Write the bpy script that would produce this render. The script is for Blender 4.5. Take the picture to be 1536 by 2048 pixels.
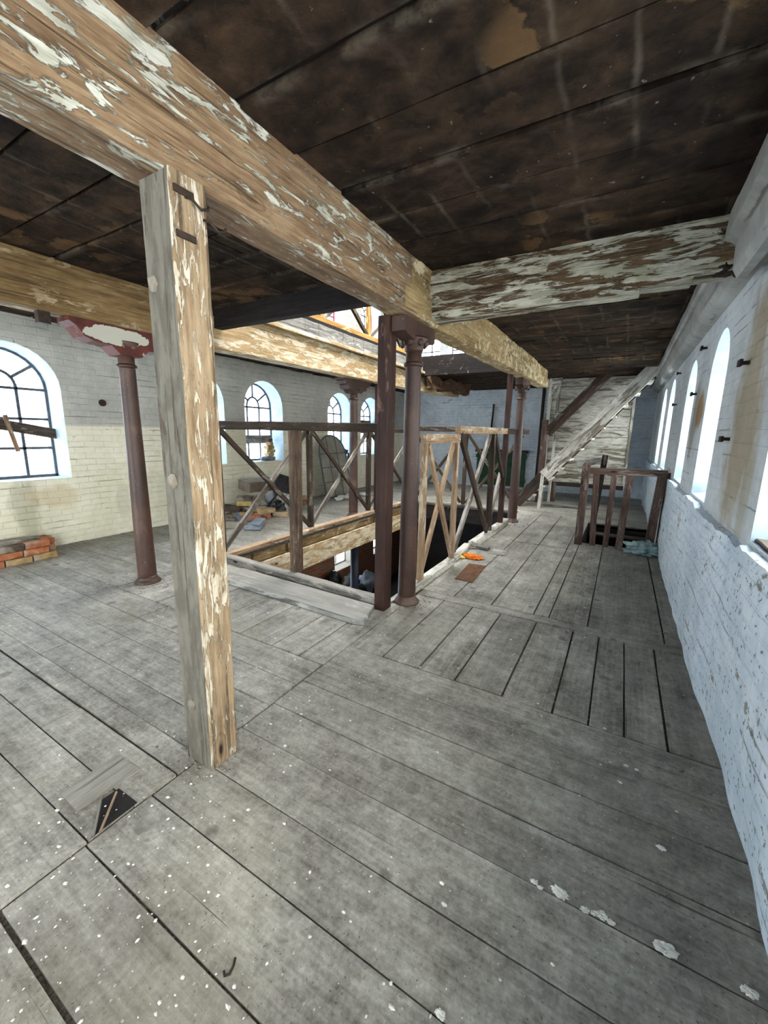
import bpy, bmesh, math, random
from mathutils import Vector, Matrix, noise
random.seed(7)
R = random.random
PI = math.pi
V = Vector
for o in list(bpy.data.objects):
    bpy.data.objects.remove(o)
scene = bpy.context.scene
COL = scene.collection

# ------------------------------------------------------------------ camera, sky, exposure
EYE = V((0.0, 0.0, 1.5))
CA, CB, CC, FPX = 0.524053816, -0.192688946, 0.0181542195, 810.619
fwd = V((-math.sin(CA) * math.cos(CB), math.cos(CA) * math.cos(CB), math.sin(CB)))
r0 = V((math.cos(CA), math.sin(CA), 0.0)); u0 = r0.cross(fwd)
rt = math.cos(CC) * r0 + math.sin(CC) * u0
up = -math.sin(CC) * r0 + math.cos(CC) * u0
cd = bpy.data.cameras.new('camera'); cam = bpy.data.objects.new('camera', cd); COL.objects.link(cam)
cd.sensor_fit = 'HORIZONTAL'; cd.sensor_width = 36.0; cd.lens = FPX / 1536 * 36
cd.clip_start = 0.05; cd.clip_end = 300
cam.matrix_world = Matrix(((rt.x, up.x, -fwd.x, EYE.x), (rt.y, up.y, -fwd.y, EYE.y), (rt.z, up.z, -fwd.z, EYE.z), (0, 0, 0, 1)))
scene.camera = cam
scene.view_settings.view_transform = 'Standard'
scene.view_settings.look = 'None'
scene.view_settings.gamma = 1.0
scene.view_settings.use_curve_mapping = False
scene.view_settings.exposure = 1.6
try:
    scene.cycles.diffuse_bounces = 7
    scene.cycles.max_bounces = 14
    scene.cycles.transparent_max_bounces = 16
    scene.cycles.sample_clamp_indirect = 6.0
    scene.cycles.use_denoising = True
except Exception:
    pass
world = bpy.data.worlds.new('overcast_sky'); scene.world = world
world.use_nodes = True
_t = world.node_tree; _bg = _t.nodes['Background']
# hazy sky: warm and bright round the hidden sun on the right, cooler and dimmer opposite
_tc = _t.nodes.new('ShaderNodeTexCoord'); _dot = _t.nodes.new('ShaderNodeVectorMath'); _dot.operation = 'DOT_PRODUCT'
_dot.inputs[1].default_value = V((0.86, -0.30, 0.41)).normalized()
_t.links.new(_tc.outputs['Generated'], _dot.inputs[0])
_r = _t.nodes.new('ShaderNodeValToRGB'); _e = _r.color_ramp.elements
_m = _t.nodes.new('ShaderNodeMapRange'); _m.inputs['From Min'].default_value = -1.0; _m.inputs['From Max'].default_value = 1.0
_t.links.new(_dot.outputs['Value'], _m.inputs['Value']); _t.links.new(_m.outputs['Result'], _r.inputs[0])
_e[0].position = 0.15; _e[0].color = (0.34, 0.375, 0.42, 1)
_e[1].position = 1.0; _e[1].color = (1.0, 0.93, 0.83, 1)
_k = _e.new(0.60); _k.color = (0.46, 0.48, 0.50, 1)
_t.links.new(_r.outputs[0], _bg.inputs['Color'])
_bg.inputs['Strength'].default_value = 14.5

def portal(name, loc, rot, sx, sy):
    l = bpy.data.lights.new(name, 'AREA'); l.shape = 'RECTANGLE'; l.size = sx; l.size_y = sy
    l.cycles.is_portal = True
    o = bpy.data.objects.new(name, l); o.location = loc; o.rotation_euler = rot; COL.objects.link(o)

# ------------------------------------------------------------------ helpers
def ray(x, y): return (x - 768) / FPX * rt - (y - 1024) / FPX * up + fwd
def F(x, y, z=0.0):                       # where the photo's line of sight meets the level z
    d = ray(x, y); return EYE + d * ((z - EYE.z) / d.z)
def srgb(h):
    h = h.lstrip('#'); c = [int(h[i:i + 2], 16) / 255 for i in (0, 2, 4)]
    return tuple((x / 12.92 if x <= 0.04045 else ((x + 0.055) / 1.055) ** 2.4) for x in c) + (1.0,)

class G:
    """a small node-graph builder"""
    def __init__(s, name, rough=0.85, metal=0.0, spec=0.3):
        s.m = bpy.data.materials.new(name); s.m.use_nodes = True
        s.t = s.m.node_tree; s.n = s.t.nodes; s.b = s.n['Principled BSDF']
        s.b.inputs['Roughness'].default_value = rough; s.b.inputs['Metallic'].default_value = metal
        s.b.inputs['Specular IOR Level'].default_value = spec
        s.out = s.n['Material Output']
    def put(s, sock, v):
        if isinstance(v, (int, float)): sock.default_value = v
        elif isinstance(v, (tuple, list)): sock.default_value = v
        else: s.t.links.new(v, sock)
    def obj(s, spread=17.0):
        tc = s.n.new('ShaderNodeTexCoord'); oi = s.n.new('ShaderNodeObjectInfo')
        a = s.n.new('ShaderNodeVectorMath'); a.operation = 'ADD'
        m = s.math('MULTIPLY', oi.outputs['Random'], spread)
        c = s.n.new('ShaderNodeCombineXYZ')
        for i in range(3): s.t.links.new(m, c.inputs[i])
        s.t.links.new(tc.outputs['Object'], a.inputs[0]); s.t.links.new(c.outputs[0], a.inputs[1])
        return a.outputs[0]
    def pos(s): return s.n.new('ShaderNodeNewGeometry').outputs['Position']
    def uv(s): return s.n.new('ShaderNodeTexCoord').outputs['UV']
    def attr(s, name):
        a = s.n.new('ShaderNodeAttribute'); a.attribute_name = name; return a.outputs['Fac']
    def sep(s, v):
        a = s.n.new('ShaderNodeSeparateXYZ'); s.t.links.new(v, a.inputs[0]); return a.outputs
    def comb(s, x, y, z=0.0):
        c = s.n.new('ShaderNodeCombineXYZ')
        for i, k in enumerate((x, y, z)): s.put(c.inputs[i], k)
        return c.outputs[0]
    def map(s, v, scale=(1, 1, 1), loc=(0, 0, 0)):
        m = s.n.new('ShaderNodeMapping'); s.t.links.new(v, m.inputs[0])
        m.inputs['Scale'].default_value = scale; m.inputs['Location'].default_value = loc
        return m.outputs[0]
    def noise(s, v, sc=1.0, det=5.0, rough=0.55, dist=0.0):
        n = s.n.new('ShaderNodeTexNoise'); s.t.links.new(v, n.inputs['Vector'])
        n.inputs['Scale'].default_value = sc; n.inputs['Detail'].default_value = det
        n.inputs['Roughness'].default_value = rough; n.inputs['Distortion'].default_value = dist
        return n.outputs['Fac']
    def vor(s, v, sc=1.0, feature='F1'):
        n = s.n.new('ShaderNodeTexVoronoi'); n.feature = feature; s.t.links.new(v, n.inputs['Vector'])
        n.inputs['Scale'].default_value = sc; return n.outputs['Distance']
    def brick(s, v, w, h, mortar=0.012, sm=0.4):
        n = s.n.new('ShaderNodeTexBrick'); s.t.links.new(v, n.inputs['Vector'])
        n.inputs['Scale'].default_value = 1.0; n.inputs['Brick Width'].default_value = w; n.inputs['Row Height'].default_value = h
        n.inputs['Mortar Size'].default_value = mortar; n.inputs['Mortar Smooth'].default_value = sm
        n.inputs['Color1'].default_value = (0, 0, 0, 1); n.inputs['Color2'].default_value = (1, 1, 1, 1)
        return n.outputs['Fac'], n.outputs['Color']
    def math(s, op, a, b=0.0, clamp=False):
        m = s.n.new('ShaderNodeMath'); m.operation = op; m.use_clamp = clamp
        s.put(m.inputs[0], a); s.put(m.inputs[1], b); return m.outputs[0]
    def step(s, f, lo, hi):               # smooth 0..1 between lo and hi (lo may exceed hi)
        m = s.n.new('ShaderNodeMapRange'); m.interpolation_type = 'SMOOTHSTEP'
        s.put(m.inputs['Value'], f); inv = lo > hi
        m.inputs['From Min'].default_value = min(lo, hi); m.inputs['From Max'].default_value = max(lo, hi)
        m.inputs['To Min'].default_value = 1.0 if inv else 0.0; m.inputs['To Max'].default_value = 0.0 if inv else 1.0
        return m.outputs['Result']
    def ramp(s, f, stops):
        r = s.n.new('ShaderNodeValToRGB'); s.t.links.new(f, r.inputs[0]); e = r.color_ramp.elements
        e[0].position, e[0].color = stops[0][0], srgb(stops[0][1])
        e[1].position, e[1].color = stops[-1][0], srgb(stops[-1][1])
        for p, c in stops[1:-1]:
            k = e.new(p); k.color = srgb(c)
        return r.outputs[0]
    def mix(s, f, a, b, mode='MIX'):
        m = s.n.new('ShaderNodeMix'); m.data_type = 'RGBA'; m.blend_type = mode
        s.put(m.inputs['Factor'], f)
        for i, v in ((6, a), (7, b)):
            s.put(m.inputs[i], srgb(v) if isinstance(v, str) else v)
        return m.outputs[2]
    def bump(s, h, strength=0.4, dist=0.01, prev=None):
        b = s.n.new('ShaderNodeBump'); b.inputs['Strength'].default_value = strength
        b.inputs['Distance'].default_value = dist; s.t.links.new(h, b.inputs['Height'])
        if prev is not None: s.t.links.new(prev, b.inputs['Normal'])
        return b.outputs[0]
    def done(s, col, nrm=None, rough=None):
        s.put(s.b.inputs['Base Color'], srgb(col) if isinstance(col, str) else col)
        if nrm is not None: s.t.links.new(nrm, s.b.inputs['Normal'])
        if rough is not None: s.put(s.b.inputs['Roughness'], rough)
        return s.m

def wood(name, dark, mid, light, paint=None, paint2=None, amount=0.0, pst=(2.2, 7, 7), rough=0.85, bump=0.5, cracks=0.6, dust=0.0, spread=17.0, stain=0.45, fleck=0.5):
    """weathered timber with the grain along local X; paint survives as flakes where amount says"""
    g = G(name, rough, 0, 0.25); v = g.obj(spread)
    fine = g.noise(g.map(v, (1.6, 26, 26)), 2.0, 6, 0.6, 0.4)
    big = g.noise(g.map(v, (0.9, 4, 4)), 1.6, 4, 0.55)
    mot = g.noise(g.map(v, (5, 14, 14), (7, 1, 4)), 2.0, 5, 0.65)
    f = g.math('ADD', g.math('ADD', g.math('MULTIPLY', fine, 0.42), g.math('MULTIPLY', big, 0.36)), g.math('MULTIPLY', mot, 0.22))
    col = g.ramp(f, [(0.36, dark), (0.5, mid), (0.64, light)])
    st = g.step(g.noise(g.map(v, (0.8, 3.5, 3.5), (11, 2, 8)), 1.7, 6, 0.62), 0.52, 0.66)
    col = g.mix(g.math('MULTIPLY', st, stain), col, dark)
    cr = g.step(g.noise(g.map(v, (0.7, 34, 34), (3, 1, 2)), 1.5, 4, 0.55), 0.405, 0.335)
    col = g.mix(g.math('MULTIPLY', cr, cracks), col, '15100c')
    kd = g.vor(g.map(v, (1.1, 3.2, 3.2), (4, 4, 1)), 1.0)
    ring = g.math('MULTIPLY', g.step(g.math('SINE', g.math('MULTIPLY', kd, 150.0)), 0.0, 0.9), g.step(kd, 0.17, 0.08))
    col = g.mix(g.math('MULTIPLY', ring, 0.45), col, dark)
    col = g.mix(g.step(kd, 0.055, 0.03), col, '1d140d')
    h = g.math('SUBTRACT', fine, g.math('MULTIPLY', cr, 0.6))
    if paint:
        n = g.noise(g.map(v, pst, (5, 3, 1)), 1.3, 9, 0.70, 0.6)
        n2 = g.noise(g.map(v, (0.6, 1.2, 1.2), (1, 7, 3)), 1.0, 2, 0.5)
        n = g.math('ADD', g.math('MULTIPLY', n, 0.74), g.math('MULTIPLY', n2, 0.26))
        t = 0.5 + (0.5 - amount) * 0.30
        k = g.step(n, t - 0.012, t + 0.016)
        k2 = g.math('MULTIPLY', g.step(g.noise(g.map(v, (pst[0] * 3, pst[1] * 4, pst[2] * 4), (2, 2, 9)), 1.2, 5, 0.6), 0.60, 0.64), fleck)
        k2 = g.math('MULTIPLY', k2, g.step(n, t - 0.09, t - 0.02))
        k = g.math('MAXIMUM', k, k2)
        pc = g.mix(g.step(g.noise(g.map(v, (3, 9, 9)), 2, 7, 0.65), 0.42, 0.6), paint, paint2 or paint)
        pc = g.mix(g.math('MULTIPLY', cr, cracks), pc, mid)
        col = g.mix(k, col, pc)
        h = g.math('ADD', g.math('MULTIPLY', h, 0.6), g.math('MULTIPLY', k, 0.5))
    if dust > 0:
        up_ = g.sep(g.n.new('ShaderNodeNewGeometry').outputs['Normal'])[2]
        col = g.mix(g.math('MULTIPLY', g.step(up_, 0.4, 0.9), dust), col, '9a958c')
    return g.done(col, g.bump(h, bump, 0.012))

def lin(a, b, t): return a + (b - a) * t

class MB:
    """collects shapes into ONE mesh object"""
    def __init__(s): s.v = []; s.f = []; s.mi = []
    def add(s, vs, fs, mi=0):
        k = len(s.v); s.v += [tuple(p) for p in vs]; s.f += [tuple(i + k for i in f) for f in fs]; s.mi += [mi] * len(fs)
    def box(s, a, b, mi=0):
        (x0, y0, z0), (x1, y1, z1) = a, b
        s.add([(x0, y0, z0), (x1, y0, z0), (x1, y1, z0), (x0, y1, z0), (x0, y0, z1), (x1, y0, z1), (x1, y1, z1), (x0, y1, z1)],
              [(0, 3, 2, 1), (4, 5, 6, 7), (0, 1, 5, 4), (1, 2, 6, 5), (2, 3, 7, 6), (3, 0, 4, 7)], mi)
    def bar(s, p0, p1, w, h, upv=(0, 0, 1), cham=0.004, seg=1, mi=0, amp=0.0, freq=3.0, seed=0.0, taper=1.0):
        p0, p1 = V(p0), V(p1); x = (p1 - p0).normalized(); u = V(upv)
        y = u.cross(x)
        if y.length < 1e-4: y = V((0, 1, 0)).cross(x)
        y.normalize(); z = x.cross(y); a, b = w / 2, h / 2; c = min(cham, a * 0.45, b * 0.45)
        sec = [(-a + c, -b), (0, -b), (a - c, -b), (a, -b + c), (a, 0), (a, b - c), (a - c, b), (0, b), (-a + c, b), (-a, b - c), (-a, 0), (-a, -b + c)]
        n = len(sec); vs = []; L = (p1 - p0).length
        for i in range(seg + 1):
            t = i / seg; k = lin(1.0, taper, t)
            for (q, r_) in sec:
                p = p0 + x * (L * t) + y * (q * k) + z * (r_ * k)
                if amp: p = p + noise.noise_vector(p * freq + V((seed, seed * 1.7, seed * 0.3))) * amp
                vs.append(p)
        fs = [tuple(reversed(range(n))), tuple(range(seg * n, seg * n + n))]
        for i in range(seg):
            for j in range(n):
                fs.append((i * n + j, i * n + (j + 1) % n, (i + 1) * n + (j + 1) % n, (i + 1) * n + j))
        s.add(vs, fs, mi)
    def lathe(s, prof, c=(0, 0, 0), n=28, mi=0):
        vs = []; k = len(prof)
        for i in range(n):
            a = 2 * PI * i / n
            for (r_, z) in prof: vs.append((c[0] + r_ * math.cos(a), c[1] + r_ * math.sin(a), c[2] + z))
        fs = []
        for i in range(n):
            j = (i + 1) % n
            for q in range(k - 1): fs.append((i * k + q, j * k + q, j * k + q + 1, i * k + q + 1))
        fs.append(tuple(i * k for i in reversed(range(n)))); fs.append(tuple(i * k + k - 1 for i in range(n)))
        s.add(vs, fs, mi)
    def prism(s, pts, d, mi=0):           # polygon pts (3D, planar) swept by d
        d = V(d); n = len(pts); vs = [V(p) for p in pts] + [V(p) + d for p in pts]
        fs = [tuple(reversed(range(n))), tuple(range(n, 2 * n))] + [(i, (i + 1) % n, n + (i + 1) % n, n + i) for i in range(n)]
        s.add(vs, fs, mi)
    def tube(s, pts, r_, n=8, mi=0):
        pts = [V(p) for p in pts]; vs = []; fs = []; m = len(pts)
        rr = r_ if isinstance(r_, (list, tuple)) else [r_] * m
        for i, p in enumerate(pts):
            t = (pts[min(i + 1, m - 1)] - pts[max(i - 1, 0)]).normalized()
            a = t.cross(V((0.31, 0.2, 0.93)));  a.normalize(); b = t.cross(a)
            for k in range(n):
                q = 2 * PI * k / n; vs.append(p + a * (rr[i] * math.cos(q)) + b * (rr[i] * math.sin(q)))
        for i in range(m - 1):
            for k in range(n): fs.append((i * n + k, i * n + (k + 1) % n, (i + 1) * n + (k + 1) % n, (i + 1) * n + k))
        fs.append(tuple(reversed(range(n)))); fs.append(tuple(range((m - 1) * n, m * n)))
        s.add(vs, fs, mi)
    def lump(s, c, rx, ry, rz, seed=0, rough=0.35, sub=2, mi=0, freq=2.2, flat=None):
        bm = bmesh.new(); bmesh.ops.create_icosphere(bm, subdivisions=sub, radius=1.0)
        vs = []
        for v_ in bm.verts:
            k = 1 + rough * noise.noise(v_.co * freq + V((seed, seed * 2.1, -seed)))
            p = V((v_.co.x * rx * k, v_.co.y * ry * k, v_.co.z * rz * k))
            if flat is not None: p.z = max(p.z, flat)
            vs.append(V(c) + p)
        s.add(vs, [tuple(x.index for x in f.verts) for f in bm.faces], mi); bm.free()
    def build(s, name, mat, parent=None, smooth=False, origin=None, local=None):
        me = bpy.data.meshes.new(name)
        vs = [V(p) for p in s.v]
        M = None
        if local is not None:             # store the mesh in its own frame (grain along X)
            M = local; Mi = M.inverted(); vs = [Mi @ p for p in vs]
        elif origin is not None:
            M = Matrix.Translation(V(origin)); vs = [p - V(origin) for p in vs]
        me.from_pydata([tuple(p) for p in vs], [], s.f)
        bm = bmesh.new(); bm.from_mesh(me); bmesh.ops.recalc_face_normals(bm, faces=bm.faces); bm.to_mesh(me); bm.free()
        for m in (mat if isinstance(mat, (list, tuple)) else [mat]): me.materials.append(m)
        for p, k in zip(me.polygons, s.mi):
            p.material_index = k; p.use_smooth = smooth
        o = bpy.data.objects.new(name, me); COL.objects.link(o)
        if M is not None: o.matrix_world = M
        if parent is not None: adopt(o, parent)
        return o

def base_matrix(o):
    return o.matrix_basis if o.parent is None else base_matrix(o.parent) @ o.matrix_basis
def adopt(o, parent):
    w = o.matrix_basis.copy(); o.parent = parent; o.matrix_parent_inverse = Matrix.Identity(4)
    o.matrix_basis = base_matrix(parent).inverted() @ w
def tag(o, label, cat, group=None, kind=None):
    if label: o['label'] = label
    if cat: o['category'] = cat
    if group: o['group'] = group
    if kind: o['kind'] = kind
    return o
def struct(o): o['kind'] = 'structure'; return o
def thing(name, loc, label, cat, group=None):
    o = bpy.data.objects.new(name, None); o.empty_display_size = 0.1; o.location = loc; COL.objects.link(o)
    return tag(o, label, cat, group)
def frame_of(p0, p1, upv=(0, 0, 1)):
    p0, p1 = V(p0), V(p1); x = (p1 - p0).normalized(); y = V(upv).cross(x)
    if y.length < 1e-4: y = V((0, 1, 0)).cross(x)
    y.normalize(); z = x.cross(y)
    return Matrix(((x.x, y.x, z.x, p0.x), (x.y, y.y, z.y, p0.y), (x.z, y.z, z.z, p0.z), (0, 0, 0, 1)))
def stick(name, p0, p1, w, h, mat, parent=None, upv=(0, 0, 1), cham=0.005, amp=0.003, freq=4.0, taper=1.0):
    L = (V(p1) - V(p0)).length; m = MB()
    m.bar(p0, p1, w, h, upv, cham, max(2, int(L / 0.12)), 0, amp, freq, R() * 50, taper)
    return m.build(name, mat, parent, local=frame_of(p0, p1, upv))

# ------------------------------------------------------------------ materials
M = {}
M['beam'] = wood('flaking_painted_beam', '453222', '786048', '9a8468', 'bab8ac', '999789', 0.50, (4.2, 15, 15), bump=0.9, stain=0.6, fleck=0.8)
M['beam_crust'] = wood('crusty_tan_beam', '66522f', '917b55', 'b39d76', 'c9bb9a', 'a8956f', 0.42, (7, 9, 9), bump=1.0, cracks=0.2, fleck=1.0)
M['beam_tan'] = wood('tan_and_lit_beam', '7d6546', 'a18a66', 'c0a985', 'c9bfa8', 'b5a78c', 0.48, (2.4, 9, 9), bump=0.6, cracks=0.5, fleck=0.8)  # on the left beam this pale tone holds light from the void
M['beam_brown'] = wood('brown_and_shaded_beam', '4a3824', '76603f', '927a58', 'a8997d', '8f7d60', 0.30, (1.6, 5, 5), bump=0.45)  # on the left beam this darker tone holds the shade before the void
M['beam_white'] = wood('white_flaking_beam', '382819', '5c4630', '7d654a', 'bcb8a8', '98947f', 0.56, (2.6, 17, 17), bump=0.9, stain=0.6, fleck=0.9)
M['post_front'] = wood('grey_painted_post', '382f27', '4b4137', '645a4e', '6f6a60', '5c574e', 0.74, (1.2, 10, 10), bump=0.7, cracks=0.9)
M['post_side'] = wood('bare_tan_post', '5f4b36', '8e795f', 'ab9a80', 'c0b6a5', 'a89b85', 0.42, (5, 30, 30), bump=0.8, stain=0.45, fleck=0.9)
M['split_brown'] = wood('dark_split_timber', '1c130d', '3d2a1c', '5e4630', '857560', '6c5c48', 0.2, (3, 9, 9))
M['post_brown'] = wood('brown_guard_post', '2c221b', '57463a', '85705b', '8d7f6e', '75685a', 0.25, (2, 9, 9), dust=0.2)
M['rail'] = wood('dark_brown_rail', '1d1613', '33281f', '4d4035', '6d655b', '5a5148', 0.25, (2.0, 8, 8), dust=0.25, bump=0.35)
M['rail_grey'] = wood('dusty_grey_brace', '37322d', '57514a', '767069', '8b867f', '6f6a64', 0.35, (1.4, 6, 6), dust=0.35, bump=0.35)
M['rail_tan'] = wood('worn_tan_rail', '5b4533', '8c735b', 'ab9478', 'b8a994', '9a876f', 0.35, (2.0, 8, 8), dust=0.2, bump=0.35)
M['red_post'] = wood('red_brown_painted_post', '1d110d', '2f1c16', '412a21', '6a5349', '553c33', 0.10, (1.6, 8, 8), rough=0.65, bump=0.25, cracks=0.3)
M['board_grey'] = wood('dusty_grey_board', '4c4b49', '74736f', '908f8a', 'a4a29d', '8d8b86', 0.35, (1.2, 5, 5), dust=0.5, bump=0.4)
M['kerb'] = wood('grey_kerb_timber', '3c3a37', '5f5c57', '7a766e', '98948b', '7c7870', 0.32, (1.8, 6, 6), dust=0.5)
M['kerb_white'] = wood('pale_edged_kerb', '6b665d', '8e887c', 'a9a498', 'c9c5bb', 'b0aba0', 0.5, (1.8, 6, 6), dust=0.4)
M['stair_white'] = wood('whitewashed_stair', '5b554b', '857d70', 'a39b8d', 'cfcdc4', 'b4b1a6', 0.62, (1.6, 7, 7))
M['stair_dark'] = wood('dark_stair_timber', '211a16', '3a2f28', '554a41', '877f76', '6b635b', 0.2, (2.0, 8, 8), dust=0.3)
M['plank_white'] = wood('peeling_white_planks', '4b4238', '77705f', '938c80', 'c4c2b8', 'a6a398', 0.60, (1.4, 12, 12), bump=0.6)
M['newel'] = wood('brown_grey_newel', '352622', '54423b', '6e5d54', '867a72', '6f635c', 0.3, (2.0, 8, 8), dust=0.2)
M['dark_joist'] = wood('soot_dark_timber', '0d0a0a', '1b1615', '2a2422', '6e6c6a', '4a4846', 0.12, (4, 3, 3))
M['yellow_wood'] = wood('yellowed_rail', '6e4f28', 'a37a42', 'bd9557', 'cdb98f', 'b49b6a', 0.3, (2, 7, 7))
M['iron_red'] = None

def iron():
    g = G('red_oxide_cast_iron', 0.5, 0.0, 0.45); v = g.obj()
    n = g.noise(g.map(v, (1, 1, .5)), 5, 8, 0.65); n2 = g.noise(v, 55, 4, 0.6)
    col = g.ramp(n, [(0.3, '2b1a14'), (0.5, '3a241c'), (0.72, '4d3529')])
    col = g.mix(g.math('MULTIPLY', g.step(n2, 0.64, 0.72), 0.5), col, '94796d')
    col = g.mix(g.math('MULTIPLY', g.step(g.noise(v, 2.2, 5), 0.54, 0.72), 0.35), col, '7b6156')
    return g.done(col, g.bump(g.math('ADD', n2, n), 0.25, 0.006))
M['iron'] = iron()
def iron_flake():
    g = G('flaking_red_bracket', 0.6, 0, 0.35); v = g.obj(0.0)
    n = g.noise(g.map(v, (1, 1, 1)), 3.2, 6, 0.6)
    col = g.ramp(g.noise(v, 8, 6), [(0.3, '3c1713'), (0.6, '5c2a22'), (0.8, '6d3b30')])
    k = g.step(n, 0.62, 0.635)
    col = g.mix(k, col, 'a9a89c')
    o_ = g.sep(v); dy = g.math('DIVIDE', g.math('ADD', o_[1], 0.10), 0.26); dz = g.math('DIVIDE', g.math('ADD', o_[2], 0.085), 0.07)
    q = g.math('ADD', g.math('ADD', g.math('MULTIPLY', dy, dy), g.math('MULTIPLY', dz, dz)), g.math('MULTIPLY', g.math('SUBTRACT', g.noise(v, 7, 7, 0.65), 0.5), 3.0))
    col = g.mix(g.step(q, 1.02, 0.96), col, 'b3b2a6')
    return g.done(col, g.bump(g.math('SUBTRACT', n, g.math('MULTIPLY', k, 0.3)), 0.4, 0.01))
M['iron_flake'] = iron_flake()

def flat_mat(name, c1, c2, sc=12, rough=0.8, bump=0.3, metal=0.0, spec=0.3):
    g = G(name, rough, metal, spec); v = g.obj(); n = g.noise(v, sc, 6, 0.6)
    return g.done(g.ramp(n, [(0.32, c1), (0.68, c2)]), g.bump(n, bump, 0.008))
M['black_iron'] = flat_mat('blackened_iron', '17130f', '3a2c22', 30, 0.7)
M['rust'] = flat_mat('rust_plate', '4d3322', '74513a', 14, 0.85)
M['plaster_bit'] = flat_mat('fallen_plaster', 'c4c1b8', 'e0ddd5', 20, 0.95)
M['bar_iron'] = flat_mat('glazing_bar_paint', '3b3f44', '5a5f64', 25, 0.7)
M['slate'] = flat_mat('blue_grey_slate', '5f6772', '8b94a0', 9, 0.6)
M['black_bag'] = flat_mat('black_plastic', '0c0d0f', '202226', 6, 0.35, 0.4, spec=0.5)
M['green_door'] = flat_mat('bottle_green_paint', '12321f', '23502f', 5, 0.6)
M['orange'] = flat_mat('orange_fabric', 'd9660f', 'f08a2c', 20, 0.9)
M['yellow'] = flat_mat('yellow_cuff_fabric', 'b9b052', 'd8d27c', 20, 0.9)
M['charcoal'] = flat_mat('charcoal_debris', '1a1a1b', '3a3a3b', 10, 0.9)
M['card'] = flat_mat('grey_brown_card', '4a4038', '6b5e50', 6, 0.9)
M['white_frame'] = flat_mat('dirty_white_paint', '9fa6a8', 'c6cccd', 10, 0.7)
M['red_frame'] = flat_mat('red_window_paint', '8a1822', 'b3262f', 10, 0.5)
M['mortar_face'] = flat_mat('mortar_crust', '6a6257', '8b8478', 18, 0.95)
M['dark_floor'] = flat_mat('cellar_dirt_notch_shade', '131110', '262220', 3, 0.95)  # also serves as the shade in the floor notch
M['navy'] = flat_mat('navy_cast_iron', '0e141f', '1b2433', 12, 0.5)
M['grey_cloth'] = flat_mat('grey_sheeting', '5d5f60', '8a8c8c', 5, 0.7)

def bag_mat():
    g = G('teal_clear_plastic', 0.2, 0, 0.6); v = g.obj()
    n = g.noise(v, 9, 5)
    g.b.inputs['Transmission Weight'].default_value = 0.35
    return g.done(g.ramp(n, [(0.35, '5d8789'), (0.65, 'c3dada')]), g.bump(n, 0.6, 0.02))
M['teal_bag'] = bag_mat()
def bricky(name, c1, c2, c3):
    g = G(name, 0.95, 0, 0.15); v = g.obj(40)
    n = g.noise(v, 11, 6, 0.65); b = g.noise(v, 3.0, 3)
    col = g.ramp(n, [(0.3, c1), (0.55, c2), (0.75, c3)])
    col = g.mix(g.math('MULTIPLY', g.step(b, 0.5, 0.62), 0.6), col, 'a8a091')
    return g.done(col, g.bump(n, 0.6, 0.01))
M['brick_orange'] = bricky('orange_brick', '7c452e', 'a3684a', 'b98a68')
M['brick_tan'] = bricky('buff_brick', '7d6647', 'a58a62', 'c0aa83')
M['brick_brown'] = bricky('sooty_brown_brick', '382e28', '554940', '7a6c5e')
M['brick_yellow'] = bricky('yellow_brick', '8d7a48', 'b5a268', 'cbbd8c')

def glass():
    m = bpy.data.materials.new('dusty_window_glass'); m.use_nodes = True; t = m.node_tree; t.nodes.clear()
    out = t.nodes.new('ShaderNodeOutputMaterial'); tr = t.nodes.new('ShaderNodeBsdfTransparent'); tl = t.nodes.new('ShaderNodeBsdfTranslucent')
    gl = t.nodes.new('ShaderNodeBsdfGlossy'); gl.inputs['Roughness'].default_value = 0.15
    tr.inputs[0].default_value = (0.95, 0.98, 1, 1); tl.inputs[0].default_value = (0.85, 0.9, 0.92, 1)
    n = t.nodes.new('ShaderNodeTexNoise'); n.inputs['Scale'].default_value = 3.0
    mr = t.nodes.new('ShaderNodeMapRange'); mr.inputs['To Min'].default_value = 0.05; mr.inputs['To Max'].default_value = 0.35
    t.links.new(n.outputs['Fac'], mr.inputs[0])
    a = t.nodes.new('ShaderNodeMixShader'); b = t.nodes.new('ShaderNodeMixShader'); b.inputs[0].default_value = 0.04
    t.links.new(mr.outputs[0], a.inputs[0]); t.links.new(tr.outputs[0], a.inputs[1]); t.links.new(tl.outputs[0], a.inputs[2])
    t.links.new(a.outputs[0], b.inputs[1]); t.links.new(gl.outputs[0], b.inputs[2]); t.links.new(b.outputs[0], out.inputs[0])
    return m
M['glass'] = glass()
def old_glass():
    g = G('filmed_old_glass', 0.4, 0, 0.5); v = g.obj(); n = g.noise(v, 3, 5)
    return g.done(g.ramp(n, [(0.35, '77746a'), (0.65, '9d998c')]), None)
M['old_glass'] = old_glass()

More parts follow.
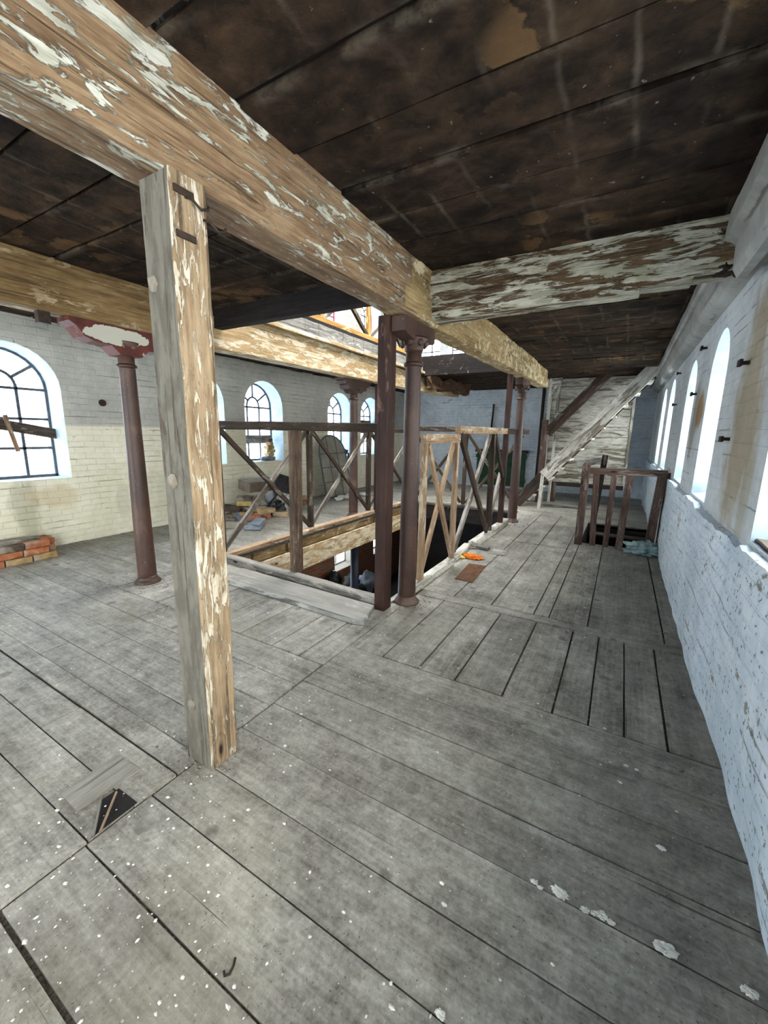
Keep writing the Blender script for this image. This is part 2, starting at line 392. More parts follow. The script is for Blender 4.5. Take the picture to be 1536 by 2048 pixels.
def wall_mat(name, axis, upper, upper2, lower=None, lower2=None, split=1.55, fleck=0.5, brick_b=0.5, bare=None, bare_amt=0.0, stains=()):
    g = G(name, 0.92, 0, 0.2); p = g.pos(); s = g.sep(p)
    u = s[1] if axis == 'Y' else s[0]; z = s[2]
    w = g.noise(p, 1.7, 3); w2 = g.math('MULTIPLY', g.math('SUBTRACT', w, 0.5), 0.05)
    uv = g.comb(u, g.math('ADD', z, w2), 0.0)
    mort, bc = g.brick(uv, 0.235, 0.078, 0.008, 0.6)
    n1 = g.noise(p, 1.1, 5, 0.6); n2 = g.noise(p, 9, 7, 0.65); n3 = g.noise(p, 38, 5, 0.6)
    f = g.math('ADD', g.math('MULTIPLY', n1, 0.6), g.math('MULTIPLY', n2, 0.4))
    cu = g.mix(g.step(f, 0.40, 0.60), upper, upper2)
    if lower:
        cl = g.mix(g.step(f, 0.40, 0.60), lower, lower2)
        zz = g.math('ADD', z, g.math('MULTIPLY', g.math('SUBTRACT', n2, 0.5), 0.05))
        k = g.step(zz, split - 0.02, split + 0.02)
        col = g.mix(k, cl, cu)
    else:
        col = cu
    # a few open joints, worn flakes and dirty specks
    fz = g.math('ABSOLUTE', g.math('SUBTRACT', g.math('FRACT', g.math('DIVIDE', g.math('ADD', z, g.math('MULTIPLY', g.math('SUBTRACT', n2, 0.5), 0.02)), 0.078)), 0.5))
    hl = g.math('MULTIPLY', g.step(fz, 0.40, 0.49), g.step(g.noise(g.map(p, (1, 1, 5)), 1.5, 6, 0.62), 0.53, 0.63))
    vj = g.math('MULTIPLY', mort, g.step(g.noise(g.map(p, (1, 1, 2)), 2.6, 5, 0.6), 0.60, 0.68))
    oj = g.math('MAXIMUM', hl, vj)
    col = g.mix(g.math('MULTIPLY', oj, 0.62), col, '4a453c')
    col = g.mix(g.math('MULTIPLY', g.step(n3, 0.66 - (0.07 if fleck > .9 else 0), 0.72 - (0.07 if fleck > .9 else 0)), min(fleck, .8)), col, '55524b')
    big = g.math('ADD', g.math('MULTIPLY', g.noise(g.map(p, (1, 1, 2.2)), 4.2, 8, 0.7), 0.7), g.math('MULTIPLY', n1, 0.3))
    col = g.mix(g.math('MULTIPLY', g.step(big, 0.615 - (0.03 if fleck > .9 else 0), 0.64 - (0.03 if fleck > .9 else 0)), min(fleck, .8)), col, '6a655b')
    if bare:
        kb = g.step(g.math('ADD', g.math('MULTIPLY', g.noise(p, 1.9, 7, 0.62), 0.8), g.math('MULTIPLY', n2, 0.2)), 0.66 - bare_amt, 0.68 - bare_amt)
        col = g.mix(kb, col, g.mix(bc, bare, '8f8470'))
    for (su, sz, ru, rz, c, st) in stains:       # damp marks: an irregular blot round (su, sz)
        du = g.math('DIVIDE', g.math('SUBTRACT', u, su), ru); dz = g.math('DIVIDE', g.math('SUBTRACT', z, sz), rz)
        q = g.math('ADD', g.math('MULTIPLY', du, du), g.math('MULTIPLY', dz, dz))
        q = g.math('ADD', q, g.math('MULTIPLY', g.math('SUBTRACT', g.noise(g.map(p, (1, 1, .6)), 2.6, 7, 0.62), 0.5), 3.6))
        col = g.mix(g.math('MULTIPLY', g.step(q, 1.3, 0.3), st), col, c)
    h = g.math('ADD', g.math('MULTIPLY', mort, -brick_b), g.math('ADD', g.math('MULTIPLY', n2, 0.5), g.math('MULTIPLY', n3, 0.25)))
    return g.done(col, g.bump(h, 0.55, 0.02))
M['wall_left'] = wall_mat('limewashed_left_brick', 'Y', 'a3a49f', 'b6b7b0', 'd3cfb8', 'e2dfce', 1.52, 0.45, 0.6, bare='8b7f63', bare_amt=0.0,
                          stains=((2.0, 0.45, 0.18, 0.45, '8a8870', 0.5), (2.25, 0.62, 0.3, 0.16, 'b9a47c', 0.5), (3.1, 0.5, 0.1, 0.3, 'aba898', 0.4)))
M['wall_right'] = wall_mat('limewashed_right_brick', 'Y', 'b9bfc2', 'd0d5d7', None, None, 1.5, 0.35, 0.25,
                           stains=((3.0, 1.66, 0.36, 0.80, '8f7a52', 0.72), (4.75, 1.75, 0.22, 0.2, '9a713a', 0.85), (2.72, 1.2, 0.12, 0.5, '9a9076', 0.6), (4.95, 1.72, 0.2, 0.4, '7d6a4c', 0.6)))
M['dado'] = wall_mat('limewashed_dado_brick', 'Y', 'c0cfdc', 'dce6ee', None, None, 1.5, 0.95, 0.5, bare='8c8678', bare_amt=0.035)
M['wall_far'] = wall_mat('limewashed_far_brick', 'X', 'b8c0c8', 'd3dade', None, None, 1.5, 0.5, 0.6)
M['brick_red'] = None
def red_brick(name, axis):
    g = G(name, 0.95, 0, 0.15); p = g.pos(); s = g.sep(p); u = s[1] if axis == 'Y' else s[0]
    mort, bc = g.brick(g.comb(u, s[2], 0.0), 0.235, 0.078, 0.012, 0.2)
    n = g.noise(p, 7, 6)
    col = g.mix(g.math('MULTIPLY', bc, 0.7), '964b35', 'ab6d52'); col = g.mix(g.step(n, 0.45, 0.62), col, '84695a')
    col = g.mix(mort, col, '8a7d6c')
    return g.done(col, g.bump(g.math('SUBTRACT', n, mort), 0.5, 0.012))
M['brick_red'] = red_brick('cellar_red_brick', 'Y')

def ceiling_mat():
    g = G('sooty_boarded_ceiling', 0.95, 0, 0.1); v = g.uv(); r_ = g.attr('rnd')
    p = g.pos(); s = g.sep(p)
    off = g.math('MULTIPLY', r_, 40.0); u = g.sep(v)
    w = g.comb(g.math('ADD', u[0], off), g.math('ADD', u[1], off), off)
    n = g.noise(g.map(w, (3.2, 4.2, 1)), 1.5, 7, 0.62, 0.4); f = g.noise(p, 14, 6, 0.65); b = g.noise(p, 1.1, 4)
    mx = g.math('ADD', g.math('MULTIPLY', n, 0.55), g.math('ADD', g.math('MULTIPLY', f, 0.20), g.math('MULTIPLY', b, 0.28)))
    col = g.ramp(mx, [(0.38, '15110f'), (0.48, '261e19'), (0.56, '372b22'), (0.68, '4e3e2e')])
    # pale lime ghosts where laths and blocks once sat, square to the boards
    gx = g.math('FRACT', g.math('MULTIPLY', g.math('ADD', u[0], g.math('MULTIPLY', g.noise(p, 7, 3), 0.05)), 4.3))
    tri = g.math('ABSOLUTE', g.math('SUBTRACT', gx, 0.5))
    band = g.math('MULTIPLY', g.step(tri, 0.09, 0.0), g.step(g.noise(p, 2.0, 5), 0.46, 0.66))
    edge = g.math('ABSOLUTE', g.math('SUBTRACT', u[1], 0.167))
    band = g.math('MAXIMUM', band, g.math('MULTIPLY', g.step(edge, 0.11, 0.165), g.step(g.noise(p, 3.1, 6, 0.65), 0.50, 0.62)))
    col = g.mix(g.math('MULTIPLY', band, 0.32), col, '7d7366')
    vb = g.math('ADD', g.vor(g.map(w, (4.3, 3.6, 1)), 1.0), g.math('MULTIPLY', g.math('SUBTRACT', g.noise(p, 7, 6, 0.65), 0.5), 1.1))
    blot = g.math('MULTIPLY', g.step(vb, 0.42, 0.34), g.step(g.noise(p, 1.0, 3), 0.52, 0.64))
    col = g.mix(g.math('MULTIPLY', blot, 0.5), col, '745a3c')
    crumb = g.step(g.noise(p, 26, 4, 0.6), 0.68, 0.74)
    col = g.mix(g.math('MULTIPLY', crumb, 0.5), col, '9a9080')
    return g.done(col, g.bump(g.math('ADD', n, f), 0.6, 0.02))
M['ceiling'] = ceiling_mat()

def floor_mat():
    g = G('worn_grey_floorboards', 0.8, 0, 0.25); v = g.uv(); r_ = g.attr('rnd'); p = g.pos()
    u = g.sep(v); off = g.math('MULTIPLY', r_, 30.0)
    w = g.comb(g.math('ADD', u[0], off), g.math('ADD', u[1], off), off)
    grain = g.noise(g.map(w, (1.6, 42, 1)), 1.3, 5, 0.6, 0.3); broad = g.noise(g.map(w, (0.9, 5, 1)), 1.4, 5, 0.6)
    dust = g.noise(p, 2.3, 7, 0.62); mott = g.noise(p, 17, 6, 0.65)
    f = g.math('ADD', g.math('ADD', g.math('MULTIPLY', grain, 0.14), g.math('MULTIPLY', broad, 0.16)), g.math('ADD', g.math('MULTIPLY', dust, 0.30), g.math('ADD', g.math('MULTIPLY', mott, 0.22), g.math('MULTIPLY', g.noise(p, 60, 5, 0.7), 0.18))))
    col = g.ramp(f, [(0.40, '4f4b45'), (0.465, '7b776f'), (0.53, '98948b'), (0.61, 'bab6ac')])
    col = g.mix(g.math('MULTIPLY', g.step(r_, 0.55, 1.0), 0.22), col, '5d5853')
    col = g.mix(g.math('MULTIPLY', g.step(g.noise(p, 0.9, 4, 0.5), 0.54, 0.66), 0.30), col, '8e8874')
    saw = g.noise(g.map(w, (38, 9, 1)), 1.0, 5, 0.6)
    col = g.mix(g.math('MULTIPLY', g.step(saw, 0.56, 0.70), 0.14), col, '5a564f')
    col = g.mix(g.math('MULTIPLY', g.step(saw, 0.42, 0.30), 0.12), col, 'bdb9af')
    fine = g.noise(p, 90, 3, 0.6)
    col = g.mix(g.math('MULTIPLY', g.step(fine, 0.62, 0.72), 0.7), col, '3a3632')
    spots = g.step(g.math('ADD', g.vor(p, 5.5), g.math('MULTIPLY', g.math('SUBTRACT', mott, 0.5), 0.12)), 0.24, 0.15)
    pick = g.step(g.noise(p, 2.3, 2), 0.54, 0.62)
    col = g.mix(g.math('MULTIPLY', g.math('MULTIPLY', spots, pick), 0.6), col, '4f4b45')
    sp = g.step(g.vor(p, 34.0), 0.16, 0.10); sk = g.step(g.noise(p, 5, 4), 0.50, 0.58)
    col = g.mix(g.math('MULTIPLY', g.math('MULTIPLY', sp, sk), 0.6), col, 'b9b5ab')
    cr = g.step(g.noise(g.map(w, (0.8, 55, 1), (2, 9, 0)), 1.2, 3), 0.30, 0.25)
    col = g.mix(g.math('MULTIPLY', cr, 0.7), col, '24211e')
    h = g.math('ADD', g.math('MULTIPLY', grain, 0.6), g.math('SUBTRACT', g.math('MULTIPLY', mott, 0.5), g.math('MULTIPLY', cr, 0.5)))
    return g.done(col, g.bump(h, 0.35, 0.008), g.math('ADD', 0.42, g.math('MULTIPLY', dust, 0.4)))
M['floor'] = floor_mat()
M['kerb_floor'] = wood('grey_patch_board', '57534d', '7f7b73', '98948b', None, None, 0, dust=0.0)
M['gap'] = flat_mat('dust_packed_gap', '221d18', '6d655a', 70, 0.95)

# ------------------------------------------------------------------ boarded planes (floor, ceiling)
def boards(name, rects, mat, zf, thick=0.025, gap=0.006, amp=0.002, upside=1):
    """rects: (x0,x1,y0,y1,dir); every board is its own little slab inside one mesh; UV runs with the grain"""
    me = bpy.data.meshes.new(name); vs = []; fs = []; uvs = []; rnd = []
    for (x0, x1, y0, y1, d) in rects:
        gx = gap * (0.6 + 0.8 * R()) * (2.0 if (d == 'Y' and y1 > 3.0) else 1.0); x0 += gx / 2; x1 -= gx / 2; y0 += gx / 2; y1 -= gx / 2
        if x1 - x0 < 0.022 or y1 - y0 < 0.022: continue
        L = (x1 - x0) if d == 'X' else (y1 - y0); n = max(1, int(L / 0.35)); r_ = R(); dz = (R() - 0.5) * 2 * amp; tl = (R() - 0.5) * amp
        k = len(vs); sd = R() * 90; W = (y1 - y0) if d == 'X' else (x1 - x0)
        for i in range(n + 1):
            t = i / n
            e0 = 0.5 * gap * noise.noise(V((t * L * 2.5, sd, 0))); e1 = 0.5 * gap * noise.noise(V((t * L * 2.5, sd, 9)))
            for (c, e) in ((0, e0), (1, e1)):
                x, y = ((lin(x0, x1, t), (y0 if c == 0 else y1) + e) if d == 'X' else ((x0 if c == 0 else x1) + e, lin(y0, y1, t)))
                z = zf + dz + tl * (c - 0.5) + amp * 0.6 * noise.noise(V((x, y, 3)))
                for zz in (z, z - thick * upside):
                    vs.append((x, y, zz)); uvs.append((t * L, c * W))
        q = lambda i, c, b: k + i * 4 + c * 2 + b
        ff = []
        for i in range(n):
            ff.append((q(i, 0, 0), q(i + 1, 0, 0), q(i + 1, 1, 0), q(i, 1, 0)))
            ff.append((q(i, 0, 1), q(i, 0, 0), q(i + 1, 0, 0), q(i + 1, 0, 1)))
            ff.append((q(i, 1, 0), q(i, 1, 1), q(i + 1, 1, 1), q(i + 1, 1, 0)))
        ff.append((q(0, 0, 0), q(0, 1, 0), q(0, 1, 1), q(0, 0, 1))); ff.append((q(n, 0, 0), q(n, 0, 1), q(n, 1, 1), q(n, 1, 0)))
        fs += ff; rnd += [r_] * len(ff)
    me.from_pydata(vs, [], fs)
    uvl = me.uv_layers.new(name='UVMap')
    for lp in me.loops: uvl.data[lp.index].uv = uvs[lp.vertex_index]
    at = me.attributes.new('rnd', 'FLOAT', 'FACE')
    for i, r_ in enumerate(rnd): at.data[i].value = r_
    bm = bmesh.new(); bm.from_mesh(me); bmesh.ops.recalc_face_normals(bm, faces=bm.faces); bm.to_mesh(me); bm.free()
    me.materials.append(mat)
    o = bpy.data.objects.new(name, me); COL.objects.link(o); return o

XL, XR, YN, YF, ZC = -6.15, 0.57, -3.2, 11.8, 2.75
HX0, HX1, HY0, HY1 = -3.98, -1.66, 3.02, 8.30           # hoist well through the floor
SX0, SX1, SY0, SY1 = -0.38, 0.60, 6.35, 7.95            # stair well
def run_x(x0, x1, ys, out, cut=2.6, seed=0):            # rows of boards along X with staggered butt joints
    rs = random.Random(seed)
    for a, b in zip(ys, ys[1:]):
        xs = [x0]; x = x0 + cut * (0.3 + 0.7 * rs.random())
        while x < x1 - 0.5: xs.append(x); x += cut * (0.7 + 0.5 * rs.random())
        xs.append(x1)
        for p, q in zip(xs, xs[1:]): out.append((p, q, a, b, 'X'))
def run_y(xs, y0, y1, out, cut=None, seed=0):
    rs = random.Random(seed)
    for a, b in zip(xs, xs[1:]):
        ys = [y0]
        if cut:
            y = y0 + cut * (0.4 + 0.6 * rs.random())
            while y < y1 - 0.5: ys.append(y); y += cut * (0.8 + 0.4 * rs.random())
        ys.append(y1)
        for p, q in zip(ys, ys[1:]): out.append((a, b, p, q, 'Y'))
J = -1.535; E_ = 0.66; W_ = -6.3
fr = []
ry = [-3.3, -2.9, -2.6, -2.3, -2.0, -1.7, -1.4, -1.1, -0.85, -0.6, -0.4, -0.2, 0.03, 0.2715, 0.2775, 0.52, 0.765, 0.99, 1.23, 1.455, 1.70, 1.95, 2.19]
run_x(J, E_, ry, fr, 9.0, 1)
ly = [-3.3, -2.9, -2.6, -2.3, -2.0, -1.7, -1.4, -1.1, -0.85, -0.6, -0.4, -0.2, 0.05, 0.28, 0.53, 0.70, 0.880, 0.889, 1.0, 1.18, 1.43, 1.65, 1.90]
for row in (ly,):
    tmp = []; run_x(W_, J - .010, row, tmp, 2.2, 5)
    fr += tmp
# cross-boarded bays
run_y([J, -1.26, -0.99, -0.745, -0.45, -0.175, 0.005, 0.17, 0.355, E_], 2.19, 3.32, fr)
fr.append((J, E_, 3.32, 3.45, 'X'))
run_y([-4.05, -3.72, -3.4, -3.05, -2.68, -2.33, -2.0, -1.75, J], 1.90, HY0, fr)
run_y([HX1, -1.22, -0.865, -0.50, SX0 + 0.0], 3.45, 5.85, fr)
run_y([SX0, -0.085, 0.43, E_], 3.45, SY0, fr)
run_y([HX1, -1.22, -0.865, -0.50, SX0], 5.85, HY1, fr)
run_y([SX1, E_], SY0, SY1, fr)
run_x(SX0, E_, [SY1, 8.1, HY1], fr, 5, 3)
yy = [1.90]
while yy[-1] < YF + 0.1: yy.append(yy[-1] + 0.235)
run_x(W_, -4.05, [y for y in yy if y <= HY0 - 0.05] + [HY0], fr, 2.0, 11)
run_x(W_, HX0, [HY0] + [y for y in yy if HY0 + 0.1 < y < HY1 - 0.1] + [HY1], fr, 1.7, 12)
run_x(W_, E_, [HY1] + [y for y in yy if HY1 + 0.1 < y] , fr, 2.4, 13)
floor = struct(boards('floor', fr, M['floor'], 0.0, 0.03, 0.0065, 0.0025))
m = MB()                                                   # sub-floor under the boards, with both wells left open
for (x0, x1, y0, y1) in ((W_, HX0 - .01, YN, YF + .2), (HX1 + .01, SX0, HY0, HY1), (HX0 - .01, E_, YN, HY0 - .01), (HX0 - .01, E_, HY1 + .01, YF + .2),
                         (SX0, E_, HY0 - .01, SY0), (SX0, E_, SY1, HY1 + .01), (SX1, E_, SY0, SY1)):
    m.box((x0, y0, -0.07), (x1, y1, -0.012))
struct(m.build('floor_base', M['gap'])); 

cr_ = []
VX0, VX1, VY0, VY1 = -3.9, -1.62, 3.08, 8.30              # open void overhead
cy = [-3.3 + 0.335 * i for i in range(0, 60) if -3.3 + 0.335 * i < YF + 0.3]
cy = [y + 0.25 for y in cy]; cy = [-3.3] + cy
run_x(-1.60, XR + .05, cy, cr_, 6.0, 21)
run_x(XL - .05, VX0, cy, cr_, 3.0, 22)
run_x(VX0, -1.60, [y for y in cy if y < VY0 - .1] + [VY0], cr_, 4.0, 23)
run_x(VX0, -1.60, [VY1] + [y for y in cy if y > VY1 + .1], cr_, 4.0, 24)
struct(boards('ceiling', cr_, M['ceiling'], ZC, 0.03, 0.024, 0.009, upside=-1))
m = MB()
for (x0, x1, y0, y1) in ((XL - .1, VX0 - .02, YN, YF + .1), (VX1 + .02, XR + .1, YN, YF + .1), (VX0 - .02, VX1 + .02, YN, VY0 - .02), (VX0 - .02, VX1 + .02, VY1 + .02, YF + .1)):
    m.box((x0, y0, ZC + 0.022), (x1, y1, ZC + 0.30))
struct(m.build('floor_upper', M['dark_joist']))

# ------------------------------------------------------------------ walls with arched openings
def arch_pts(c, w, sill, spring, n=14, flat=False):
    r_ = w / 2
    if flat: return [(c - r_, sill), (c - r_, spring), (c + r_, spring), (c + r_, sill)]
    return [(c - r_, sill)] + [(c - r_ * math.cos(PI * i / n), spring + r_ * math.sin(PI * i / n)) for i in range(n + 1)] + [(c + r_, sill)]
def arched_wall(name, T, u0, u1, z0, z1, wins, mat, reveal=None):
    """T(u, z, d): d = 0 inner face, d = 1 outer face. wins: dict(c, w, wo, sill, so, spring, flat)"""
    m = MB(); wins = sorted(wins, key=lambda w: w['c'])
    for d in (0, 1):
        u = u0
        for w in wins:
            ww = w['w'] if d == 0 else w['wo']; a, b = w['c'] - ww / 2, w['c'] + ww / 2
            m.add([T(u, z0, d), T(a, z0, d), T(a, z1, d), T(u, z1, d)], [(0, 1, 2, 3)])
            P = arch_pts(w['c'], ww, w['sill'] if d == 0 else w['so'], w['spring'], flat=w.get('flat', False))
            m.add([T(a, z0, d), T(b, z0, d), T(P[-1][0], P[-1][1], d), T(P[0][0], P[0][1], d)], [(0, 1, 2, 3)])
            for p, q in zip(P[1:-1], P[2:-1]):
                m.add([T(p[0], p[1], d), T(q[0], q[1], d), T(q[0], z1, d), T(p[0], z1, d)], [(0, 1, 2, 3)])
            u = b
        m.add([T(u, z0, d), T(u1, z0, d), T(u1, z1, d), T(u, z1, d)], [(0, 1, 2, 3)])
    for w in wins:
        A = arch_pts(w['c'], w['w'], w['sill'], w['spring'], flat=w.get('flat', False)); B = arch_pts(w['c'], w['wo'], w['so'], w['spring'], flat=w.get('flat', False))
        n = len(A)
        for i in range(n):
            j = (i + 1) % n
            m.add([T(*A[i], 0), T(*A[j], 0), T(*B[j], 1), T(*B[i], 1)], [(0, 1, 2, 3)], 1 if reveal else 0)
    for (a, b) in (((u0, z0), (u0, z1)), ((u1, z0), (u1, z1)), ((u0, z0), (u1, z0)), ((u0, z1), (u1, z1))):
        m.add([T(*a, 0), T(*b, 0), T(*b, 1), T(*a, 1)], [(0, 1, 2, 3)])
    o = m.build(name, [mat] + ([reveal] if reveal else [])); struct(o); return o
M['reveal'] = flat_mat('blue_white_reveal', '8798a6', 'a3b3c0', 6, 0.9, 0.3)
LT = 0.46
lw = [dict(c=c, w=0.98, wo=0.90, sill=0.90, so=0.90, spring=1.955) for c in (-1.95, -0.45, 2.02, 4.45, 5.89, 8.38, 9.80)]  # the first two, out of view behind the camera, are added for light
lw[2]['sill'] = lw[2]['so'] = 0.86
arched_wall('wall_left', lambda u, z, d: (XL - LT * d, u, z), YN, YF, -0.2, ZC + 0.05, lw, M['wall_left'], M['reveal'])
rw = [dict(c=-1.75, w=2.3, wo=2.25, sill=0.75, so=0.75, spring=2.3, flat=True)] + [dict(c=c, w=w, wo=w - 0.1, sill=1.03, so=1.10, spring=1.98) for c, w in ((0.55, .80), (2.12, .72), (4.12, .68), (5.62, .68), (7.78, .8), (9.2, .8))]  # the wide flat opening, out of view, is added to light the left side
arched_wall('wall_right', lambda u, z, d: (XR + 0.40 * d, u, z), YN, YF, 0.5, ZC + 0.05, rw, M['wall_right'], M['reveal'])
arched_wall('wall_far', lambda u, z, d: (u, YF + 0.4 * d, z), XL - LT, XR + .4, -0.2, ZC + 0.05, [], M['wall_far'])
bw_added = [dict(c=c, w=1.3, wo=1.25, sill=0.25, so=0.25, spring=2.35, flat=True) for c in (-5.3, -3.7)]  # unseen openings behind the camera, added to light the room
arched_wall('wall_back', lambda u, z, d: (u, YN - 0.4 * d, z), XL - LT, XR + .4, -0.2, ZC + 0.05, bw_added, M['wall_far'], M['reveal'])
# thicker lower part of the right wall, its plaster bulging and its top edge broken
m = MB(); nu, nz = 220, 14
def dado_x(y, z): return 0.522 + 0.028 * noise.noise(V((y * 0.7, z * 1.5, 4))) + 0.016 * noise.noise(V((y * 3.3, z * 3.5, 1))) + (0.0 if z > 0.12 else (0.12 - z) * 0.15)
def dado_top(y):
    t = 0.985 + 0.02 * noise.noise(V((y * 4.1, 2, 5))) + 0.012 * noise.noise(V((y * 17, 8, 5)))
    for w in rw:
        if abs(y - w['c']) < w['w'] / 2: t = (0.73 if w.get('flat') else 1.005) + 0.015 * noise.noise(V((y * 9, 1, 1)))
    return t
vs = []
for i in range(nu + 1):
    y = lin(YN, YF, i / nu)
    for j in range(nz + 1):
        z = lin(-0.02, dado_top(y), j / nz); vs.append((dado_x(y, z), y, z))
    vs.append((XR + 0.05, y, dado_top(y) + 0.01)); vs.append((XR + 0.05, y, -0.02))
k = nz + 3; fs = []
for i in range(nu):
    for j in range(k): fs.append((i * k + j, (i + 1) * k + j, (i + 1) * k + (j + 1) % k, i * k + (j + 1) % k))
fs.append(tuple(range(k))); fs.append(tuple(nu * k + q for q in range(k)))
m.add(vs, fs); struct(m.build('wall_right_base', M['dado']))
m = MB(); m.bar((0.68, 1.78, 1.03), (0.68, 2.46, 1.03), 0.20, 0.03, (0, 0, 1), 0.006, 8, 0, 0.006, 6)
struct(m.build('sill_recess_shade', M['stair_dark'], local=frame_of((0.6, 1.74, 1.0), (0.6, 2.46, 1.0))))  # dark board standing for the shade of a recess at this sill
# upper storey seen through the void
uw = [dict(c=c, w=0.98, wo=0.92, sill=3.55, so=3.55, spring=4.6) for c in (4.45, 5.89, 8.1, 9.8)]
arched_wall('wall_upper_left', lambda u, z, d: (XL - LT * d, u, z), 1.0, YF, ZC + 0.05, 6.2, uw, M['wall_left'], M['reveal'])
uf = [dict(c=c, w=0.8, wo=0.76, sill=3.6, so=3.6, spring=4.7, flat=True) for c in (-5.4, -4.35, -2.7)]
arched_wall('wall_upper_far', lambda u, z, d: (u, YF + 0.4 * d, z), XL - LT, XR + .4, ZC + 0.05, 6.2, uf, M['wall_far'], M['reveal'])
m = MB()
for (x0, x1, y0, y1) in ((XL - LT, -4.0, 1.0, YF + .4), (-1.5, XR + .4, 1.0, YF + .4), (-4.0, -1.5, 1.0, 2.8), (-4.0, -1.5, 8.5, YF + .4)): m.box((x0, y0, 6.2), (x1, y1, 6.35))
struct(m.build('added_roof', M['dark_joist']))  # unseen, added to cut overhead skylight; its opening is sized to light the void
m = MB(); m.box((XR, 1.0, ZC + .3), (XR + .4, YF, 6.2)); m.box((XL - LT, 0.8, ZC + .3), (XR + .4, 1.0, 6.2)); struct(m.build('wall_upper_right', M['wall_far']))
# cellar below the well
cw = [dict(c=c, w=.85, wo=.81, sill=-2.05, so=-2.0, spring=-0.4, flat=True) for c in (2.6, 4.4, 6.2, 8.42, 10.3)]  # one is seen; the hidden ones are added to light the cellar
arched_wall('wall_lower_left', lambda u, z, d: (XL + .1 - 0.4 * d, u, z), 1.0, YF, -3.1, -0.08, cw, M['brick_red'], M['mortar_face'])
m = MB(); m.box((XL - .2, 1, -3.2), (XR + .3, YF, -3.05)); struct(m.build('floor_lower', M['dark_floor']))
m = MB(); m.box((XL - .2, YF - .1, -3.1), (XR + .3, YF + .2, -0.08)); struct(m.build('wall_lower_far', M['dark_floor']))
m = MB(); m.box((XR + .05, 1, -3.1), (XR + .4, YF, -0.08)); struct(m.build('wall_lower_right', M['dark_floor']))
m = MB(); m.box((XL - .2, 1.0, -3.1), (XR + .3, 1.2, -0.08)); struct(m.build('wall_lower_near', M['dark_floor']))

# windows: frame, glazing bars and panes
def window_unit(idx, T, w, sill, spring, mat_bar, mat_frame, rows=3, cols=3, arch=True, bar=0.032):
    e = bpy.data.objects.new('window_%d' % idx, None); COL.objects.link(e); e.location = T(0, sill, 0); struct(e)
    r_ = w / 2; P = arch_pts(0, w, sill, spring, 18, flat=not arch)
    fb = MB()
    for p, q in zip(P, P[1:] + P[:1]): fb.bar(T(p[0], p[1], 0), T(q[0], q[1], 0), 0.05, 0.05, V(T(0, 0, 1)) - V(T(0, 0, 0)), 0.003)
    fb.build('frame', mat_frame, e)
    gb = MB(); dv = V(T(0, 0, 1)) - V(T(0, 0, 0))
    B = lambda a, b, t=bar: gb.bar(T(a[0], a[1], 0), T(b[0], b[1], 0), t, t, dv, 0.002)
    xs = [-r_ + w * i / cols for i in range(1, cols)]
    for x in xs: B((x, sill), (x, spring))
    for i in range(1, rows + (1 if arch else 0)): B((-r_, sill + (spring - sill) * i / rows), (r_, sill + (spring - sill) * i / rows))
    if arch:
        ri = w / cols / 2 * 1.02; n = 10
        for i in range(n):
            a, b = PI * i / n, PI * (i + 1) / n
            B((ri * math.cos(a), spring + ri * 1.25 * math.sin(a)), (ri * math.cos(b), spring + ri * 1.25 * math.sin(b)))
        for a in (PI * 0.22, PI * 0.5, PI * 0.78): B((ri * math.cos(a), spring + ri * 1.25 * math.sin(a)), (r_ * math.cos(a), spring + r_ * math.sin(a)))
    gb.build('glazing_bars', mat_bar, e)
    pg = MB(); pg.prism([T(p[0], p[1], 0.06) for p in P], V(T(0, 0, 0.10)) - V(T(0, 0, 0.06)))
    pg.build('pane', M['glass'], e)
    return e
wi = 1
for w in lw:
    window_unit(wi, lambda u, z, d, c=w['c']: (XL - 0.33 - 0.08 * d, c + u, z), 0.92, w['sill'] + .01, w['spring'], M['bar_iron'], M['bar_iron']); wi += 1
for w in rw:
    window_unit(wi, lambda u, z, d, c=w['c']: (XR + 0.36 + 0.08 * d, c + u, z), w['wo'] + .02, w['so'] + .0, w['spring'], M['bar_iron'], M['bar_iron'], 3, 2, arch=not w.get('flat')); wi += 1
for w in uw:
    window_unit(wi, lambda u, z, d, c=w['c']: (XL - 0.33 - 0.08 * d, c + u, z), 0.94, w['sill'], w['spring'], M['bar_iron'], M['red_frame']); wi += 1
for w in bw_added:
    window_unit(wi, lambda u, z, d, c=w['c']: (c + u, YN - 0.33 - 0.08 * d, z), 1.28, w['sill'], w['spring'], M['bar_iron'], M['bar_iron'], 4, 3, arch=False); wi += 1
for w in uf:
    window_unit(wi, lambda u, z, d, c=w['c']: (c + u, YF + 0.33 + 0.08 * d, z), 0.78, w['sill'], w['spring'], M['bar_iron'], M['navy'], 3, 2, arch=False); wi += 1
for w in cw:
    window_unit(wi, lambda u, z, d, c=w['c']: (XL - 0.2 - 0.06 * d, c + u, z), .81, -2.0, -0.4, M['bar_iron'], M['white_frame'], 1, 2, arch=False); wi += 1
    portal('sky_portal', (XL - .4, w['c'], -1.0), (0, -PI / 2, 0), 1.7, .85)
for w in lw: portal('sky_portal', (XL - LT - .05, w['c'], 1.65), (0, -PI / 2, 0), 1.65, 1.0)
for w in rw: portal('sky_portal', (XR + .45, w['c'], 1.65), (0, PI / 2, 0), 1.35, w['w'] + .05)
for w in bw_added: portal('sky_portal', (w['c'], YN - .45, 1.3), (PI / 2, 0, 0), 1.3, 2.15)
portal('sky_portal', (-2.75, 5.65, 6.3), (0, 0, 0), 2.5, 5.7)
for w in uw: portal('sky_portal', (XL - LT - .05, w['c'], 4.3), (0, -PI / 2, 0), 1.6, 1.0)

